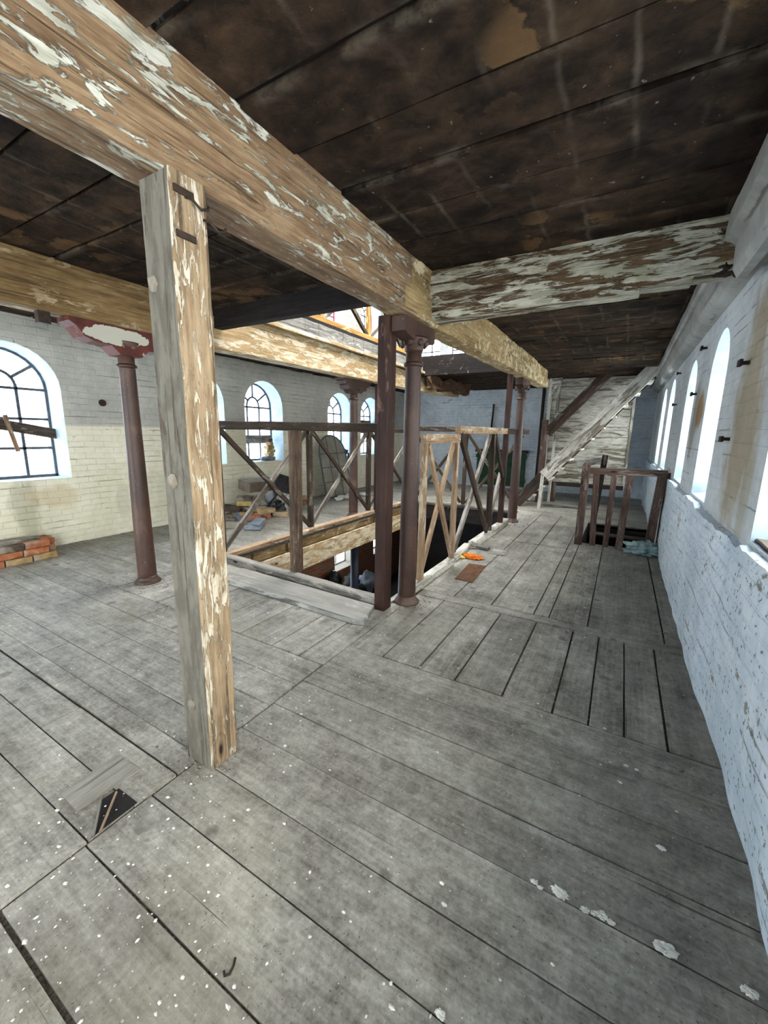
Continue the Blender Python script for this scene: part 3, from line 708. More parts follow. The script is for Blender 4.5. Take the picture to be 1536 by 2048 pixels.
# ------------------------------------------------------------------ cornice, overhead timbers
def sweep_y(name, prof, y0, y1, mat, seg=40, amp=0.006):
    m = MB(); n = len(prof); vs = []
    for i in range(seg + 1):
        y = lin(y0, y1, i / seg)
        for (x, z) in prof:
            p = V((x, y, z)); vs.append(p + noise.noise_vector(p * 2.2) * amp)
    fs = [tuple(range(n)), tuple(seg * n + q for q in range(n))]
    for i in range(seg):
        for j in range(n): fs.append((i * n + j, i * n + (j + 1) % n, (i + 1) * n + (j + 1) % n, (i + 1) * n + j))
    m.add(vs, fs); return m.build(name, mat)
M['cornice'] = wall_mat('dusty_white_cornice', 'Y', '9a9b98', 'b7b8b4', None, None, 1.5, 0.35, 0.0)
struct(sweep_y('trim_1', [(0.60, 2.77), (0.385, 2.77), (0.385, 2.665), (0.405, 2.645), (0.43, 2.65), (0.445, 2.60), (0.455, 2.55), (0.485, 2.51), (0.52, 2.50), (0.60, 2.47)], 3.3, YF, M['cornice']))
struct(sweep_y('trim_2', [(0.60, 2.77), (0.375, 2.77), (0.365, 2.60), (0.395, 2.585), (0.42, 2.57), (0.425, 2.44), (0.45, 2.39), (0.49, 2.385), (0.53, 2.44), (0.60, 2.43)], YN, 3.16, M['cornice']))

def beam_mesh(name, secs, prof, mat, amp=0.006, freq=2.6, seed=0.0, smooth=False, fine=0.0):
    """prof: section points in (s,t) in 0..1; secs: list of (y, x0, x1, z0, z1); grain along Y"""
    ys = []
    for a, b in zip(secs, secs[1:]):
        n = max(1, int((b[0] - a[0]) / 0.07))
        for i in range(n): ys.append([lin(p, q, i / n) for p, q in zip(a, b)])
    ys.append(list(secs[-1])); m = MB(); n = len(prof); vs = []
    for (y, x0, x1, z0, z1) in ys:
        for (s, t) in prof:
            p = V((lin(x0, x1, s), y, lin(z0, z1, t)))
            q = p + noise.noise_vector(p * freq + V((seed, 0, seed))) * amp
            if fine: q += noise.noise_vector(p * 11) * fine
            vs.append(q)
    fs = [tuple(range(n)), tuple((len(ys) - 1) * n + q for q in range(n))]
    for i in range(len(ys) - 1):
        for j in range(n): fs.append((i * n + j, i * n + (j + 1) % n, (i + 1) * n + (j + 1) % n, (i + 1) * n + j))
    m.add(vs, fs)
    c = secs[0]
    return m.build(name, mat, None, smooth, local=frame_of(((c[1] + c[2]) / 2, c[0], (c[3] + c[4]) / 2), ((c[1] + c[2]) / 2, c[0] + 1, (c[3] + c[4]) / 2)))
prof = [(0.0, 1.0), (0.0, 0.5), (0.0, 0.03), (0.05, 0.0), (0.3, 0.0), (0.6, 0.0), (0.93, 0.0), (1.0, 0.04), (1.0, 0.16), (1.0, 0.28), (1.0, 0.40), (0.99, 0.475), (0.89, 0.50), (0.88, 0.62), (0.875, 0.8), (0.875, 0.94), (0.93, 0.955), (0.93, 1.0)]
b = beam_mesh('ceiling_beam', [(-3.15, -1.645, -1.435, 2.375, 2.757), (0.0, -1.645, -1.435, 2.37, 2.757), (3.3, -1.64, -1.435, 2.365, 2.757), (6.0, -1.635, -1.43, 2.40, 2.76), (8.75, -1.60, -1.40, 2.43, 2.765)], prof, M['beam'], 0.008, 2.4, 0.0, False, 0.003)
b.data.materials.append(M['beam_crust'])
for f_ in b.data.polygons:
    if f_.center.x > 3.15 + 2.9 + .35 * noise.noise(f_.center * 5): f_.material_index = 1
tag(b, 'long peeling white and brown timber beam over the square timber post and red iron columns', 'beam')
lp = [(0.0, 1.0), (0.0, 0.03), (0.05, 0.0), (0.95, 0.0), (1.0, 0.03), (1.0, 0.3), (1.0, 0.6), (1.0, 0.80), (0.93, 0.815), (0.93, 0.9), (0.93, 1.0)]
b = beam_mesh('ceiling_beam', [(-3.15, -4.06, -3.875, 2.375, 2.757), (2.2, -4.06, -3.875, 2.365, 2.757), (3.2, -4.06, -3.88, 2.355, 2.757), (8.3, -4.10, -3.93, 2.40, 2.757), (10.6, -4.06, -3.90, 2.47, 2.757)], lp, M['beam_tan'], 0.006, 2.0, 3.0, False, 0.002)
b.data.materials.append(M['beam_brown'])
for f_ in b.data.polygons:
    if f_.center.x < 6.0 + .1 * noise.noise(f_.center * 5): f_.material_index = 1  # browner before the void, paler along it: the void's light put into the colour
tag(b, 'cream and tan timber beam on the left row of iron columns', 'beam')
m = MB()
pts = [(-1.445, 2.392), (-0.75, 2.40), (-0.28, 2.405), (-0.02, 2.405), (-0.015, 2.432), (0.25, 2.43), (0.255, 2.45), (0.45, 2.45), (0.45, 2.757), (-1.47, 2.757)]
seg = 8; vs = []
fine_pts = []
for (a, c) in zip(pts, pts[1:] + pts[:1]):
    n = max(1, int(math.hypot(c[0] - a[0], c[1] - a[1]) / 0.06))
    for i in range(n): fine_pts.append((lin(a[0], c[0], i / n), lin(a[1], c[1], i / n)))
n = len(fine_pts)
for i in range(seg + 1):
    y = lin(3.19, 3.37, i / seg)
    for (x, z) in fine_pts:
        p = V((x, y, z)); vs.append(p + noise.noise_vector(p * 7) * 0.005)
fs = [tuple(range(n)), tuple(seg * n + q for q in range(n))] + [(i * n + j, i * n + (j + 1) % n, (i + 1) * n + (j + 1) % n, (i + 1) * n + j) for i in range(seg) for j in range(n)]
m.add(vs, fs)
tag(m.build('cross_beam', M['beam_white'], local=frame_of((-1.4, 3.28, 2.57), (0.4, 3.28, 2.57))), 'shorter white flaking cross beam butting from the long beam to the right wall', 'beam')
tag(stick('header_beam', (-3.92, 3.10, 2.665), (-1.62, 3.10, 2.665), 0.10, 0.22, M['dark_joist'], amp=0.004), 'dark red-brown header beam along the near edge of the overhead void', 'beam')
tag(stick('header_beam', (-3.98, 8.36, 2.92), (-1.62, 8.36, 2.92), 0.12, 0.40, M['dark_joist'], amp=0.004), 'dark soot-stained beam at the far edge of the overhead void', 'beam')
m = MB(); m.bar((-3.76, 8.32, 2.57), (-3.42, 9.9, 2.58), 0.15, 0.24, (0, 0, 1), 0.01, 40, 0, 0.09, 5.0, 2.0)
tag(m.build('splintered_timber', M['split_brown'], local=frame_of((-3.76, 8.32, 2.57), (-3.42, 9.9, 2.58))), 'ragged broken brown timber hanging beneath the dark far beam', 'timber')

# gallery edge above the left beam
struct(stick('trim_3', (-3.89, 3.0, 2.785), (-3.89, 8.3, 2.785), 0.09, 0.05, M['beam_tan'], amp=0.003))
m = MB()
for i in range(18):
    y = 3.05 + i * 0.29
    m.bar((-3.93, y, 2.90), (-3.93, y + 0.282, 2.90), 0.10, 0.17, (0, 0, 1), 0.006, 3, 0, 0.008, 5, i)
struct(m.build('trim_4', M['board_grey'], local=frame_of((-3.99, 3.0, 2.9), (-3.99, 8.3, 2.9))))
gr = thing('gallery_railing', (-3.95, 5.5, 3.0), 'yellow-brown upper gallery railing above the left beam', 'railing')
stick('bottom_board', (-3.95, 3.4, 3.06), (-3.95, 8.2, 3.06), 0.05, 0.12, M['yellow_wood'], gr)
stick('top_rail', (-4.02, 3.4, 4.12), (-4.02, 8.2, 4.12), 0.07, 0.08, M['rail'], gr)
for y in (3.6, 5.0, 6.3, 7.6): stick('post', (-4.02, y, 3.12), (-4.02, y, 4.08), 0.07, 0.07, M['yellow_wood'], gr, (0, 1, 0))
for y in (3.6, 5.0, 6.3):
    stick('brace', (-4.0, y + .08, 3.98), (-4.0, y + 1.22, 3.14), 0.045, 0.07, M['rail'], gr)
    stick('brace', (-4.04, y + .08, 3.14), (-4.04, y + 1.22, 3.98), 0.045, 0.06, M['rail_grey'], gr)

# ------------------------------------------------------------------ the square timber post
tp = thing('timber_post', (-1.512, 1.045, 0), 'square weathered timber post, grey paint on its front and bare tan wood on its side', 'post')
m = MB(); x0, x1, y0, y1, zt = -1.60, -1.424, 0.972, 1.121, 2.372
sec = [(x0 + .008, y0), (lin(x0, x1, .33), y0), (lin(x0, x1, .66), y0), (x1 - .006, y0), (x1, y0 + .006), (x1, lin(y0, y1, .33)), (x1, lin(y0, y1, .66)), (x1, y1 - .008), (x1 - .008, y1), (x0 + .008, y1), (x0, y1 - .008), (x0, y0 + .008)]
n = len(sec); N = 60; vs = []
for i in range(N + 1):
    z = lin(0, zt, i / N)
    for (x, y) in sec:
        p = V((x, y, z)); q = p + noise.noise_vector(V((x * 5, y * 5, z * 3))) * 0.005 + noise.noise_vector(p * 14) * 0.002
        q.z = z; vs.append(q)
fs = []; 
m.add(vs, [], 0)
for i in range(N):
    for j in range(n):
        m.f.append((i * n + j, i * n + (j + 1) % n, (i + 1) * n + (j + 1) % n, (i + 1) * n + j)); m.mi.append(1 if 3 <= j <= 7 else 0)
m.f += [tuple(range(n)), tuple(N * n + q for q in range(n))]; m.mi += [0, 0]
m.build('shaft', [M['post_front'], M['post_side']], tp, local=frame_of((-1.512, 1.045, 0), (-1.512, 1.045, 1), (0, 1, 0)))
for (x, z, s) in ((-1.555, 2.02, .022), (-1.535, 1.295, .024), (-1.53, 0.30, .02)):
    m = MB(); m.lump((x, 0.968, z), s, 0.014, s * 1.2, z * 9, 0.5, 2)
    o = m.build('plaster_lump', M['mortar_face'], tp); o['label'] = 'pale lump of filler in the post front'
for (y, z, d) in ((1.03, 2.27, 1), (1.10, 2.225, 1)):
    m = MB(); m.tube([(-1.424, y, z + .03), (-1.405, y + .01, z + .025), (-1.395, y + .04, z + .0), (-1.398, y + .07, z + .012), (-1.41, y + .085, z + .03)], 0.005)
    o = m.build('hook_nail', M['black_iron'], tp); o['label'] = 'bent rusty nail near the top of the post'
for z in (2.30, 2.16):
    m = MB(); m.box((-1.4235, 0.985, z), (-1.4165, 1.06, z + .022))
    o = m.build('iron_strap', M['black_iron'], tp); o['label'] = 'dark rusted strap end on the bare side'

# ------------------------------------------------------------------ cast-iron columns
def column(cx, cy, zt, rb, rt_, bracket, label, ring=None):
    t = thing('iron_column', (cx, cy, 0), label, 'column', 'cast iron columns')
    zr = ring or (zt - 0.31)
    m = MB(); m.lathe([(rb, 0.02), (rb, 0.1), (lin(rb, rt_, .5), zr * .5), (rt_, zr), (rt_, zt - .12)], (cx, cy, 0), 32); m.build('shaft', M['iron'], t, True, origin=(cx, cy, 0))
    m = MB(); m.lathe([(rb + .035, 0.0), (rb + .035, .012), (rb + .018, .028), (rb + .004, .05), (rb, .07)], (cx, cy, 0), 32); m.build('base_ring', M['iron'], t, True, origin=(cx, cy, 0))
    m = MB(); m.lathe([(rt_, zr - .02), (rt_ + .014, zr - .012), (rt_ + .018, zr), (rt_ + .012, zr + .012), (rt_, zr + .02)], (cx, cy, 0), 32); m.build('collar', M['iron'], t, True, origin=(cx, cy, 0))
    m = MB(); m.lathe([(rt_, zt - .22), (rt_ + .012, zt - .20), (rt_ + .016, zt - .17), (rt_ + .05, zt - .13), (rt_ + .055, zt - .11)], (cx, cy, 0), 32)
    for k in range(8):
        a = 2 * PI * k / 8 + .2; m.lump((cx + (rt_ + .035) * math.cos(a), cy + (rt_ + .035) * math.sin(a), zt - .15), .024, .024, .035, k, .2, 1)
    m.build('capital', M['iron'], t, True, origin=(cx, cy, 0))
    m = MB(); w = 0.095
    if bracket == 'ogee':
        hl = 0.46; P = [(-hl, 0), (-hl, -.03), (-hl + .05, -.06), (-hl + .1, -.13), (-hl + .17, -.155), (-.16, -.165), (-.09, -.23), (.09, -.23), (.16, -.165), (hl - .17, -.155), (hl - .1, -.13), (hl - .05, -.06), (hl, -.03), (hl, 0)]
        mt = M['iron_flake']
    elif bracket == 'step':
        hl = 0.42; P = [(-hl, 0), (-hl, -.03), (-hl + .06, -.04), (-hl + .07, -.09), (-hl + .14, -.10), (-hl + .16, -.16), (-hl + .25, -.17), (-.1, -.22), (.1, -.22), (hl - .25, -.17), (hl - .16, -.16), (hl - .14, -.10), (hl - .07, -.09), (hl - .06, -.04), (hl, -.03), (hl, 0)]
        mt = M['iron']
    else:
        hl = 0.27; P = [(-hl, 0), (-hl, -.105), (-hl + .03, -.12), (-.13, -.14), (.13, -.14), (hl - .03, -.12), (hl, -.105), (hl, 0)]; mt = M['iron']; w = 0.06
    m.prism([(cx - w, cy + a, zt + b) for a, b in P], (2 * w, 0, 0))
    o = m.build('bracket', mt, t, origin=(cx, cy, zt))
    return t
column(-3.955, 2.15, 2.358, 0.084, 0.066, 'ogee', 'red-brown iron column at far left with flaking paint on its bracket, near the brick stack')
column(-1.545, 3.11, 2.358, 0.080, 0.064, 'box', 'thick red-brown iron column standing beside the square red post at the near corner of the well')
column(-1.55, 7.2, 2.41, 0.078, 0.066, 'box', 'far iron column at the back right of the well, beside a slim post, before the stair')
column(-4.13, 6.02, 2.375, 0.082, 0.066, 'step', 'iron column beyond the left guard rail, with a stepped pink bracket')
def red_post(x, y, w, d, zt, label, mat=None):
    o = stick('square_post', (x, y, 0), (x, y, zt), w, d, mat or M['red_post'], None, (0, 1, 0), 0.004, 0.002)
    return tag(o, label, 'post')
red_post(-1.66, 2.875, 0.098, 0.122, 2.366, 'thick square dark red post at the near right corner of the well')
red_post(-1.60, 6.56, 0.075, 0.08, 2.405, 'slim square red-brown post just in front of the far iron column')
red_post(-3.97, 6.56, 0.07, 0.08, 2.36, 'slim red-brown post at the far left of the well beside the left guard rail')

# ------------------------------------------------------------------ guard rails round the well
g1 = thing('guard_rail', (-2.8, 3.03, 0.08), 'dark guard rail along the near side of the well with one square post', 'railing')
stick('top_rail', (-4.04, 3.04, 1.56), (-1.71, 3.02, 1.542), 0.075, 0.078, M['rail'], g1)
stick('post', (-2.785, 3.03, 0.07), (-2.765, 3.03, 1.51), 0.092, 0.10, M['post_brown'], g1, (0, 1, 0))
g2 = thing('guard_rail', (-4.05, 5.5, 0.03), 'long dark guard rail with crossed braces on the left side of the well', 'railing')
stick('top_rail', (-4.05, 3.08, 1.545), (-4.05, 8.28, 1.545), 0.075, 0.075, M['rail'], g2)
for y in (3.12, 4.74, 6.40, 8.24): stick('post', (-4.05, y, 0.05), (-4.05, y, 1.51), 0.075, 0.075, M['rail'], g2, (0, 1, 0))
for (a, c) in ((3.16, 4.70), (4.79, 6.36), (6.44, 8.2)):
    stick('brace', (-4.03, a, 1.50), (-4.03, c, 0.08), 0.035, 0.062, M['rail'], g2)
    stick('brace', (-4.07, a, 0.08), (-4.07, c, 1.50), 0.035, 0.075, M['rail_grey'], g2)
g3 = thing('guard_rail', (-2.8, 8.28, 0.03), 'dark guard rail across the far side of the well', 'railing')
stick('top_rail', (-4.0, 8.26, 1.61), (-1.66, 8.26, 1.58), 0.08, 0.10, M['rail'], g3)
for x in (-2.83,): stick('post', (x, 8.26, 0.03), (x, 8.26, 1.54), 0.07, 0.07, M['rail'], g3, (0, 1, 0))
for (a, c) in ((-3.98, -2.88), (-2.78, -1.7)):
    stick('brace', (a, 8.24, 1.50), (c, 8.24, 0.06), 0.035, 0.06, M['rail'], g3)
    stick('brace', (a, 8.28, 0.06), (c, 8.28, 1.50), 0.035, 0.06, M['rail'], g3)
g4 = thing('guard_rail', (-1.60, 5.5, 0.08), 'guard rail with pale top rail and crossed braces along the well right side', 'railing')
stick('top_rail', (-1.60, 4.37, 1.548), (-1.60, 6.514, 1.56), 0.06, 0.085, M['rail_tan'], g4)
stick('top_rail', (-1.60, 6.606, 1.56), (-1.60, 8.20, 1.56), 0.06, 0.085, M['rail'], g4)
stick('post', (-1.60, 5.90, 0.08), (-1.60, 5.80, 1.51), 0.075, 0.075, M['rail'], g4, (0, 1, 0))
stick('brace', (-1.585, 4.42, 1.50), (-1.585, 5.74, 0.12), 0.04, 0.085, M['rail'], g4)
stick('brace', (-1.625, 4.5, 0.12), (-1.625, 5.76, 1.50), 0.04, 0.085, M['rail_grey'], g4)
stick('brace', (-1.585, 5.86, 1.50), (-1.585, 6.455, 0.86), 0.04, 0.075, M['rail'], g4)
stick('brace', (-1.625, 5.92, 0.14), (-1.625, 6.455, 0.90), 0.04, 0.085, M['rail_grey'], g4)
gt = thing('wooden_gate', (-1.58, 3.85, 0.08), 'low pale wooden gate with crossed braces right of the near iron column', 'gate')
stick('stile', (-1.57, 3.44, 0.10), (-1.57, 3.44, 1.49), 0.05, 0.07, M['rail_tan'], gt, (0, 1, 0))
stick('stile', (-1.57, 4.29, 0.10), (-1.57, 4.27, 1.49), 0.05, 0.07, M['rail_tan'], gt, (0, 1, 0))
stick('top_bar', (-1.565, 3.40, 1.455), (-1.565, 4.31, 1.455), 0.052, 0.09, M['rail_tan'], gt)
stick('brace', (-1.56, 3.50, 1.40), (-1.56, 4.24, 0.14), 0.035, 0.06, M['rail_tan'], gt)
stick('brace', (-1.595, 3.50, 0.14), (-1.595, 4.24, 1.40), 0.035, 0.06, M['rail_tan'], gt)
# kerbs and the loose board
tag(stick('kerb_timber', (-3.95, 3.01, 0.035), (-1.72, 2.90, 0.035), 0.10, 0.09, M['kerb'], cham=0.012, amp=0.006), 'dusty grey kerb timber along the near edge of the well under the guard post', 'timber')
tag(stick('kerb_timber', (-1.60, 3.26, 0.035), (-1.60, 4.36, 0.035), 0.09, 0.085, M['kerb_white'], cham=0.01, amp=0.004), 'pale kerb timber under the low wooden gate', 'timber')
tag(stick('kerb_timber', (-1.62, 4.42, 0.03), (-1.66, 5.12, 0.03), 0.10, 0.07, M['kerb_white'], cham=0.02, amp=0.01), 'splintered pale kerb timber between gate and right guard rail', 'timber')
tag(stick('kerb_timber', (-1.60, 5.02 + .12, 0.05), (-1.60, 6.95, 0.05), 0.10, 0.10, M['kerb_white'], cham=0.008, amp=0.003), 'squared pale kerb timber under the right guard rail, end cut clean', 'timber')
tag(stick('threshold_board', (-1.66, 2.95, 0.012), (-1.66, 3.55, 0.012), 0.05, 0.02, M['board_grey']), 'thin grey strip on the well edge behind the thick iron column', 'board')
m = MB(); a0, a1, a2, a3 = V((-3.4, 2.53, 0)), V((-1.63, 2.475, 0)), V((-1.70, 2.80, 0)), V((-3.4, 2.86, 0))
P = [a0 + V((0, 0, .004)), a1 + V((-.06, 0, .004)), a1 + V((0.02, .03, .004)), a2 + V((0, 0, .004)), a3 + V((0, 0, .004))]
Q = [a0 + V((0, .012, .04)), a1 + V((-.10, .015, .04)), a1 + V((0, .05, .036)), a2 + V((0, 0, .04)), a3 + V((0, 0, .04))]
vs = P + Q; m.add(vs, [(4, 3, 2, 1, 0), (5, 6, 7, 8, 9)] + [(i, (i + 1) % 5, 5 + (i + 1) % 5, 5 + i) for i in range(5)])
tag(m.build('loose_board', M['board_grey'], local=frame_of((-2.5, 2.65, 0), (-1.5, 2.62, 0))), 'wide loose grey board lying on the floor in front of the well kerb', 'board')
# well edges
tag(stick('floor_beam', (-4.10, 2.6, -0.385), (-4.10, 8.8, -0.385), 0.24, 0.33, M['beam_tan'], amp=0.006), 'tan timber beam carrying the floor along the left edge of the well', 'beam')
m = MB()
ys = [3.0 + .12]
y = 3.05
while y < 8.25:
    L = 0.25 + 0.35 * R(); m.bar((-4.06, y, -0.135 + .01 * R()), (-4.06, min(8.27, y + L), -0.135), 0.13, 0.15, (0, 0, 1), 0.012, 4, 0, 0.016, 6, y); y += L + (0.05 if R() < .35 else 0.004)
struct(m.build('trim_5', M['beam_brown'], local=frame_of((-4.06, 3, -.13), (-4.06, 8, -.13))))
struct(stick('trim_6', (-4.02, 3.0, 0.008), (-4.02, 8.28, 0.008), 0.09, 0.085, M['rail_tan'], amp=0.003, cham=.02))
tag(stick('floor_beam', (-4.0, 8.42, -0.22), (-1.5, 8.42, -0.22), 0.20, 0.34, M['dark_joist'], amp=0.004), 'dark timber under the far edge of the well', 'beam')
tag(stick('floor_beam', (-1.56, 2.4, -0.24), (-1.56, 8.8, -0.24), 0.16, 0.32, M['dark_joist'], amp=0.004), 'dark timber under the right edge of the well', 'beam')
tag(stick('floor_beam', (-4.2, 2.9, -0.24), (-1.5, 2.9, -0.24), 0.16, 0.32, M['dark_joist'], amp=0.004), 'dark timber under the near edge of the well', 'beam')
# cellar things
ct = thing('iron_column', (-4.15, 6.1, -3.05), 'dark navy iron column in the cellar seen down through the well', 'column', 'cast iron columns')
m = MB(); m.lathe([(.085, 0), (.08, 1.3), (.075, 2.5)], (-4.15, 6.1, -3.05), 24); m.build('shaft', M['navy'], ct, True, origin=(-4.15, 6.1, -3.05))
m = MB(); m.lathe([(.08, 0), (.115, .01), (.12, .04), (.085, .06)], (-4.15, 6.1, -1.62), 24); m.build('collar', M['mortar_face'], ct, True, origin=(-4.15, 6.1, -1.62))
for i, (px_, py_, z, rx, ry_, rz, mt, lab) in enumerate(((668, 1158, -2.35, .20, .22, .34, 'black_bag', 'black rubbish bag in the cellar below the brick wall, left of the cellar column'),
        (700, 1166, -2.35, .22, .20, .34, 'grey_cloth', 'pale grey sack in the cellar just left of the cellar column'),
        (733, 1163, -2.3, .24, .22, .36, 'slate', 'blue-grey sack in the cellar right of the cellar column'),
        (715, 1178, -2.4, .26, .24, .36, 'black_bag', 'black rubbish bag in the cellar in front of the other sacks'))):
    d = ray(px_, py_); q = EYE + d * ((-5.75, -5.3, -4.75, -4.85)[i] / d.x); k = .8; z = q.z
    m = MB(); m.lump((q.x, q.y, z - .05), rx * k, ry_ * k, rz * .7, i * 3.3, .6, 3, 0, 2.6); m.lump((q.x, q.y, (z - 3.1) / 2), rx * .75, ry_ * .75, (z + 3.0) / 2, i + 9, .3, 2, 0, 2.4)
    tag(m.build('rubbish_sack', M[mt], None, True, origin=(q.x, q.y, z)), lab, 'sack')
tag(stick('metal_rod', (-3.9, 6.7, -3.05), (-4.25, 7.4, -1.9), 0.03, 0.03, M['white_frame']), 'pale rod leaning among the cellar sacks', 'rod')

# ------------------------------------------------------------------ stair, partition, balustrade
st = thing('staircase', (-1.9, 9.3, 0), 'steep whitewashed open wooden stair climbing right to the ceiling at the far end', 'stair')
s0, s1 = V((-1.83, 8.95, 0.10)), V((0.36, 8.95, 2.76)); dr = (s1 - s0).normalized()
mid = s0 + (s1 - s0) * 0.22
o = stick('stringer', s0 + dr * -.06, mid, 0.055, 0.23, M['stair_dark'], st); o['label'] = 'bare dark foot of the near stringer'
stick('stringer', mid, s1, 0.055, 0.23, M['stair_white'], st)
stick('stringer', V((-1.85, 9.72, 0.08)), V((0.34, 9.72, 2.74)), 0.055, 0.23, M['stair_dark'], st)
for i in range(12):
    t = (i + .6) / 12.4; p = s0 + (s1 - s0) * t
    stick('tread', (p.x + .03, 8.93, p.z - .06), (p.x + .03, 9.73, p.z - .06), 0.21, 0.032, M['stair_white'], st, (0, 0, 1))
stick('prop', (-1.39, 8.90, 0), (-1.37, 8.90, 0.72), 0.06, 0.075, M['stair_white'], st, (0, 1, 0))
stick('newel_post', (-1.55, 9.78, 0), (-1.55, 9.78, 1.85), 0.12, 0.12, M['newel'], st, (0, 1, 0))
stick('handrail', (-1.50, 9.76, 1.62), (-0.42, 9.76, 2.86), 0.06, 0.10, M['stair_dark'], st)
stick('rail_board', (-1.46, 9.79, 1.52), (-0.34, 9.79, 2.80), 0.03, 0.10, M['newel'], st)
pt = thing('plank_partition', (-0.7, 10.12, 0.45), 'partition of peeling white horizontal planks behind the stair', 'partition')
zz = [0.46, 0.62, 0.83, 1.05, 1.26, 1.49, 1.71, 1.94, 2.16, 2.38, 2.58, 2.75]
for a, c in zip(zz, zz[1:]):
    stick('plank', (-1.62, 10.12 + .006 * R(), (a + c) / 2), (0.09, 10.12 + .006 * R(), (a + c) / 2), 0.026, c - a - .006, M['plank_white'], pt, (0, 0, 1), .003, .002)
stick('edge_strip', (0.10, 10.10, 0.46), (0.10, 10.10, 2.75), 0.05, 0.022, M['stair_white'], pt, (0, 1, 0))
stick('bottom_rail', (-1.62, 10.09, 0.42), (0.1, 10.09, 0.42), 0.06, 0.09, M['stair_dark'], pt)
stick('top_rail', (-1.50, 10.06, 2.68), (0.3, 10.06, 2.68), 0.04, 0.12, M['stair_white'], pt)
for (x, y, w, lab, mt) in ((-1.53, 10.0, .075, 'white painted door post left of the plank partition', 'stair_white'), (-1.36, 10.0, .055, 'second white door post close beside the planks', 'stair_white')):
    tag(stick('door_post', (x, y, 0), (x, y, 2.75), w, w, M[mt], None, (0, 1, 0)), lab, 'post')
m = MB(); m.prism([(-1.5, 9.94, 2.75), (-1.5, 9.94, 2.35), (-1.30, 9.94, 2.75)], (0, .04, 0)); tag(m.build('corner_bracket', M['stair_white'], origin=(-1.5, 9.94, 2.35)), 'white triangular bracket at the top of the door posts', 'bracket')
tag(stick('leg_post', (-1.30, 10.1, 0), (-1.30, 10.1, 0.44), 0.11, 0.11, M['newel'], None, (0, 1, 0)), 'short dark leg holding up the left end of the plank partition', 'post')
tag(stick('floor_batten', (-1.35, 9.30, 0.03), (-.5, 9.36, 0.03), 0.07, 0.05, M['board_grey']), 'grey batten lying on the floor beneath the stair', 'board')

bl = thing('stair_balustrade', (0.05, 6.28, 0), 'brown wooden balustrade beside the stair well against the right wall', 'railing')
m = MB(); 
m.bar((-0.40, 6.22, 0), (-0.40, 6.22, 1.12), 0.095, 0.095, (0, 1, 0), .008, 10, 0, .002); m.bar((-0.40, 6.22, 1.12), (-0.40, 6.22, 1.155), 0.085, 0.085, (0, 1, 0), .02, 2, 0, 0, 1, 0, .6)
m.build('newel_post', M['newel'], bl, local=frame_of((-0.40, 6.22, 0), (-0.40, 6.22, 1), (0, 1, 0)))
stick('top_rail', (-0.37, 6.25, 1.04), (0.53, 6.31, 1.05), 0.07, 0.085, M['newel'], bl)
for (xa, xb, w) in ((-0.22, -0.27, .075), (-0.06, -0.055, .07), (0.10, 0.125, .085)):
    stick('baluster', (xa, 6.25, 0.0), (xb, 6.25, 1.0), 0.025, w, M['newel'], bl, (1, 0, 0))
stick('end_post', (0.44, 6.30, 0), (0.48, 6.30, 1.01), 0.06, 0.10, M['newel'], bl, (1, 0, 0))
stick('wall_strip', (0.54, 6.33, 0.1), (0.555, 6.33, 1.06), 0.03, 0.05, M['newel'], bl, (1, 0, 0))
tag(stick('newel_post', (-0.30, 7.35, -.1), (-0.22, 7.35, 1.22), 0.085, 0.09, M['stair_dark'], None, (0, 1, 0)), 'dark leaning post behind the balustrade', 'post')
tag(stick('stair_brace', (-0.62, 7.42, 1.05), (-0.27, 7.42, 1.13), 0.03, 0.10, M['stair_white'], None), 'short whitewashed brace nailed to the dark leaning post', 'board')
ls = thing('cellar_stair', (0.1, 7.2, -0.6), 'dark wooden steps going down inside the stair well', 'stair')
for i in range(4): stick('tread', (-0.36, 7.85 - i * .24, -0.17 - i * .2), (0.55, 7.85 - i * .24, -0.17 - i * .2), 0.24, 0.035, M['stair_dark'], ls)
m = MB(); m.box((-0.40, 6.33, -1.2), (-0.375, 7.97, -0.03)); m.box((-0.4, 7.95, -1.2), (0.6, 7.975, -0.03)); struct(m.build('trim_7', M['dark_joist']))

m = MB(); m.lump((0.40, 6.10, 0.075), .20, .09, .095, 4.2, .75, 4, 0, 3.4, -0.07)
tag(m.build('plastic_bag', M['teal_bag'], None, True, origin=(0.4, 6.16, 0)), 'crumpled teal plastic bag at the foot of the balustrade by the right wall', 'bag')

# ------------------------------------------------------------------ far wall items
dg = bpy.data.objects.new('door_1', None); COL.objects.link(dg); dg.location = (-2.9, 11.75, 0); struct(dg)
m = MB(); 
for i in range(8): m.bar((-3.58 + i * .172, 11.76, .07), (-3.58 + i * .172, 11.76, 1.0), .168, .04, (0, 1, 0), .006)
m.build('boards', M['green_door'], dg, origin=(-2.9, 11.76, 0))
m = MB(); m.bar((-3.70, 11.74, .9), (-2.26, 11.74, .9), .03, .1); m.bar((-3.70, 11.74, .25), (-2.26, 11.74, .25), .03, .1)
m.build('ledge', M['green_door'], dg, origin=(-2.9, 11.74, .5))
m = MB(); m.bar((-3.72, 11.74, 1.05), (-2.24, 11.74, 1.05), .06, .08); m.build('lintel', M['stair_dark'], dg, origin=(-2.9, 11.74, 1.05))
tag(stick('wall_batten', (-3.33, 11.77, 1.05), (-3.28, 11.77, 2.35), 0.03, 0.10, M['stair_dark'], None, (0, 1, 0)), 'dark vertical batten fixed to the blue-white far wall', 'board')
tag(stick('drain_pipe', (-1.96, 11.72, 0), (-1.96, 11.72, 2.75), 0.07, 0.07, M['black_iron'], None, (0, 1, 0), .02), 'thin dark pipe running up the far wall left of the stair', 'pipe')

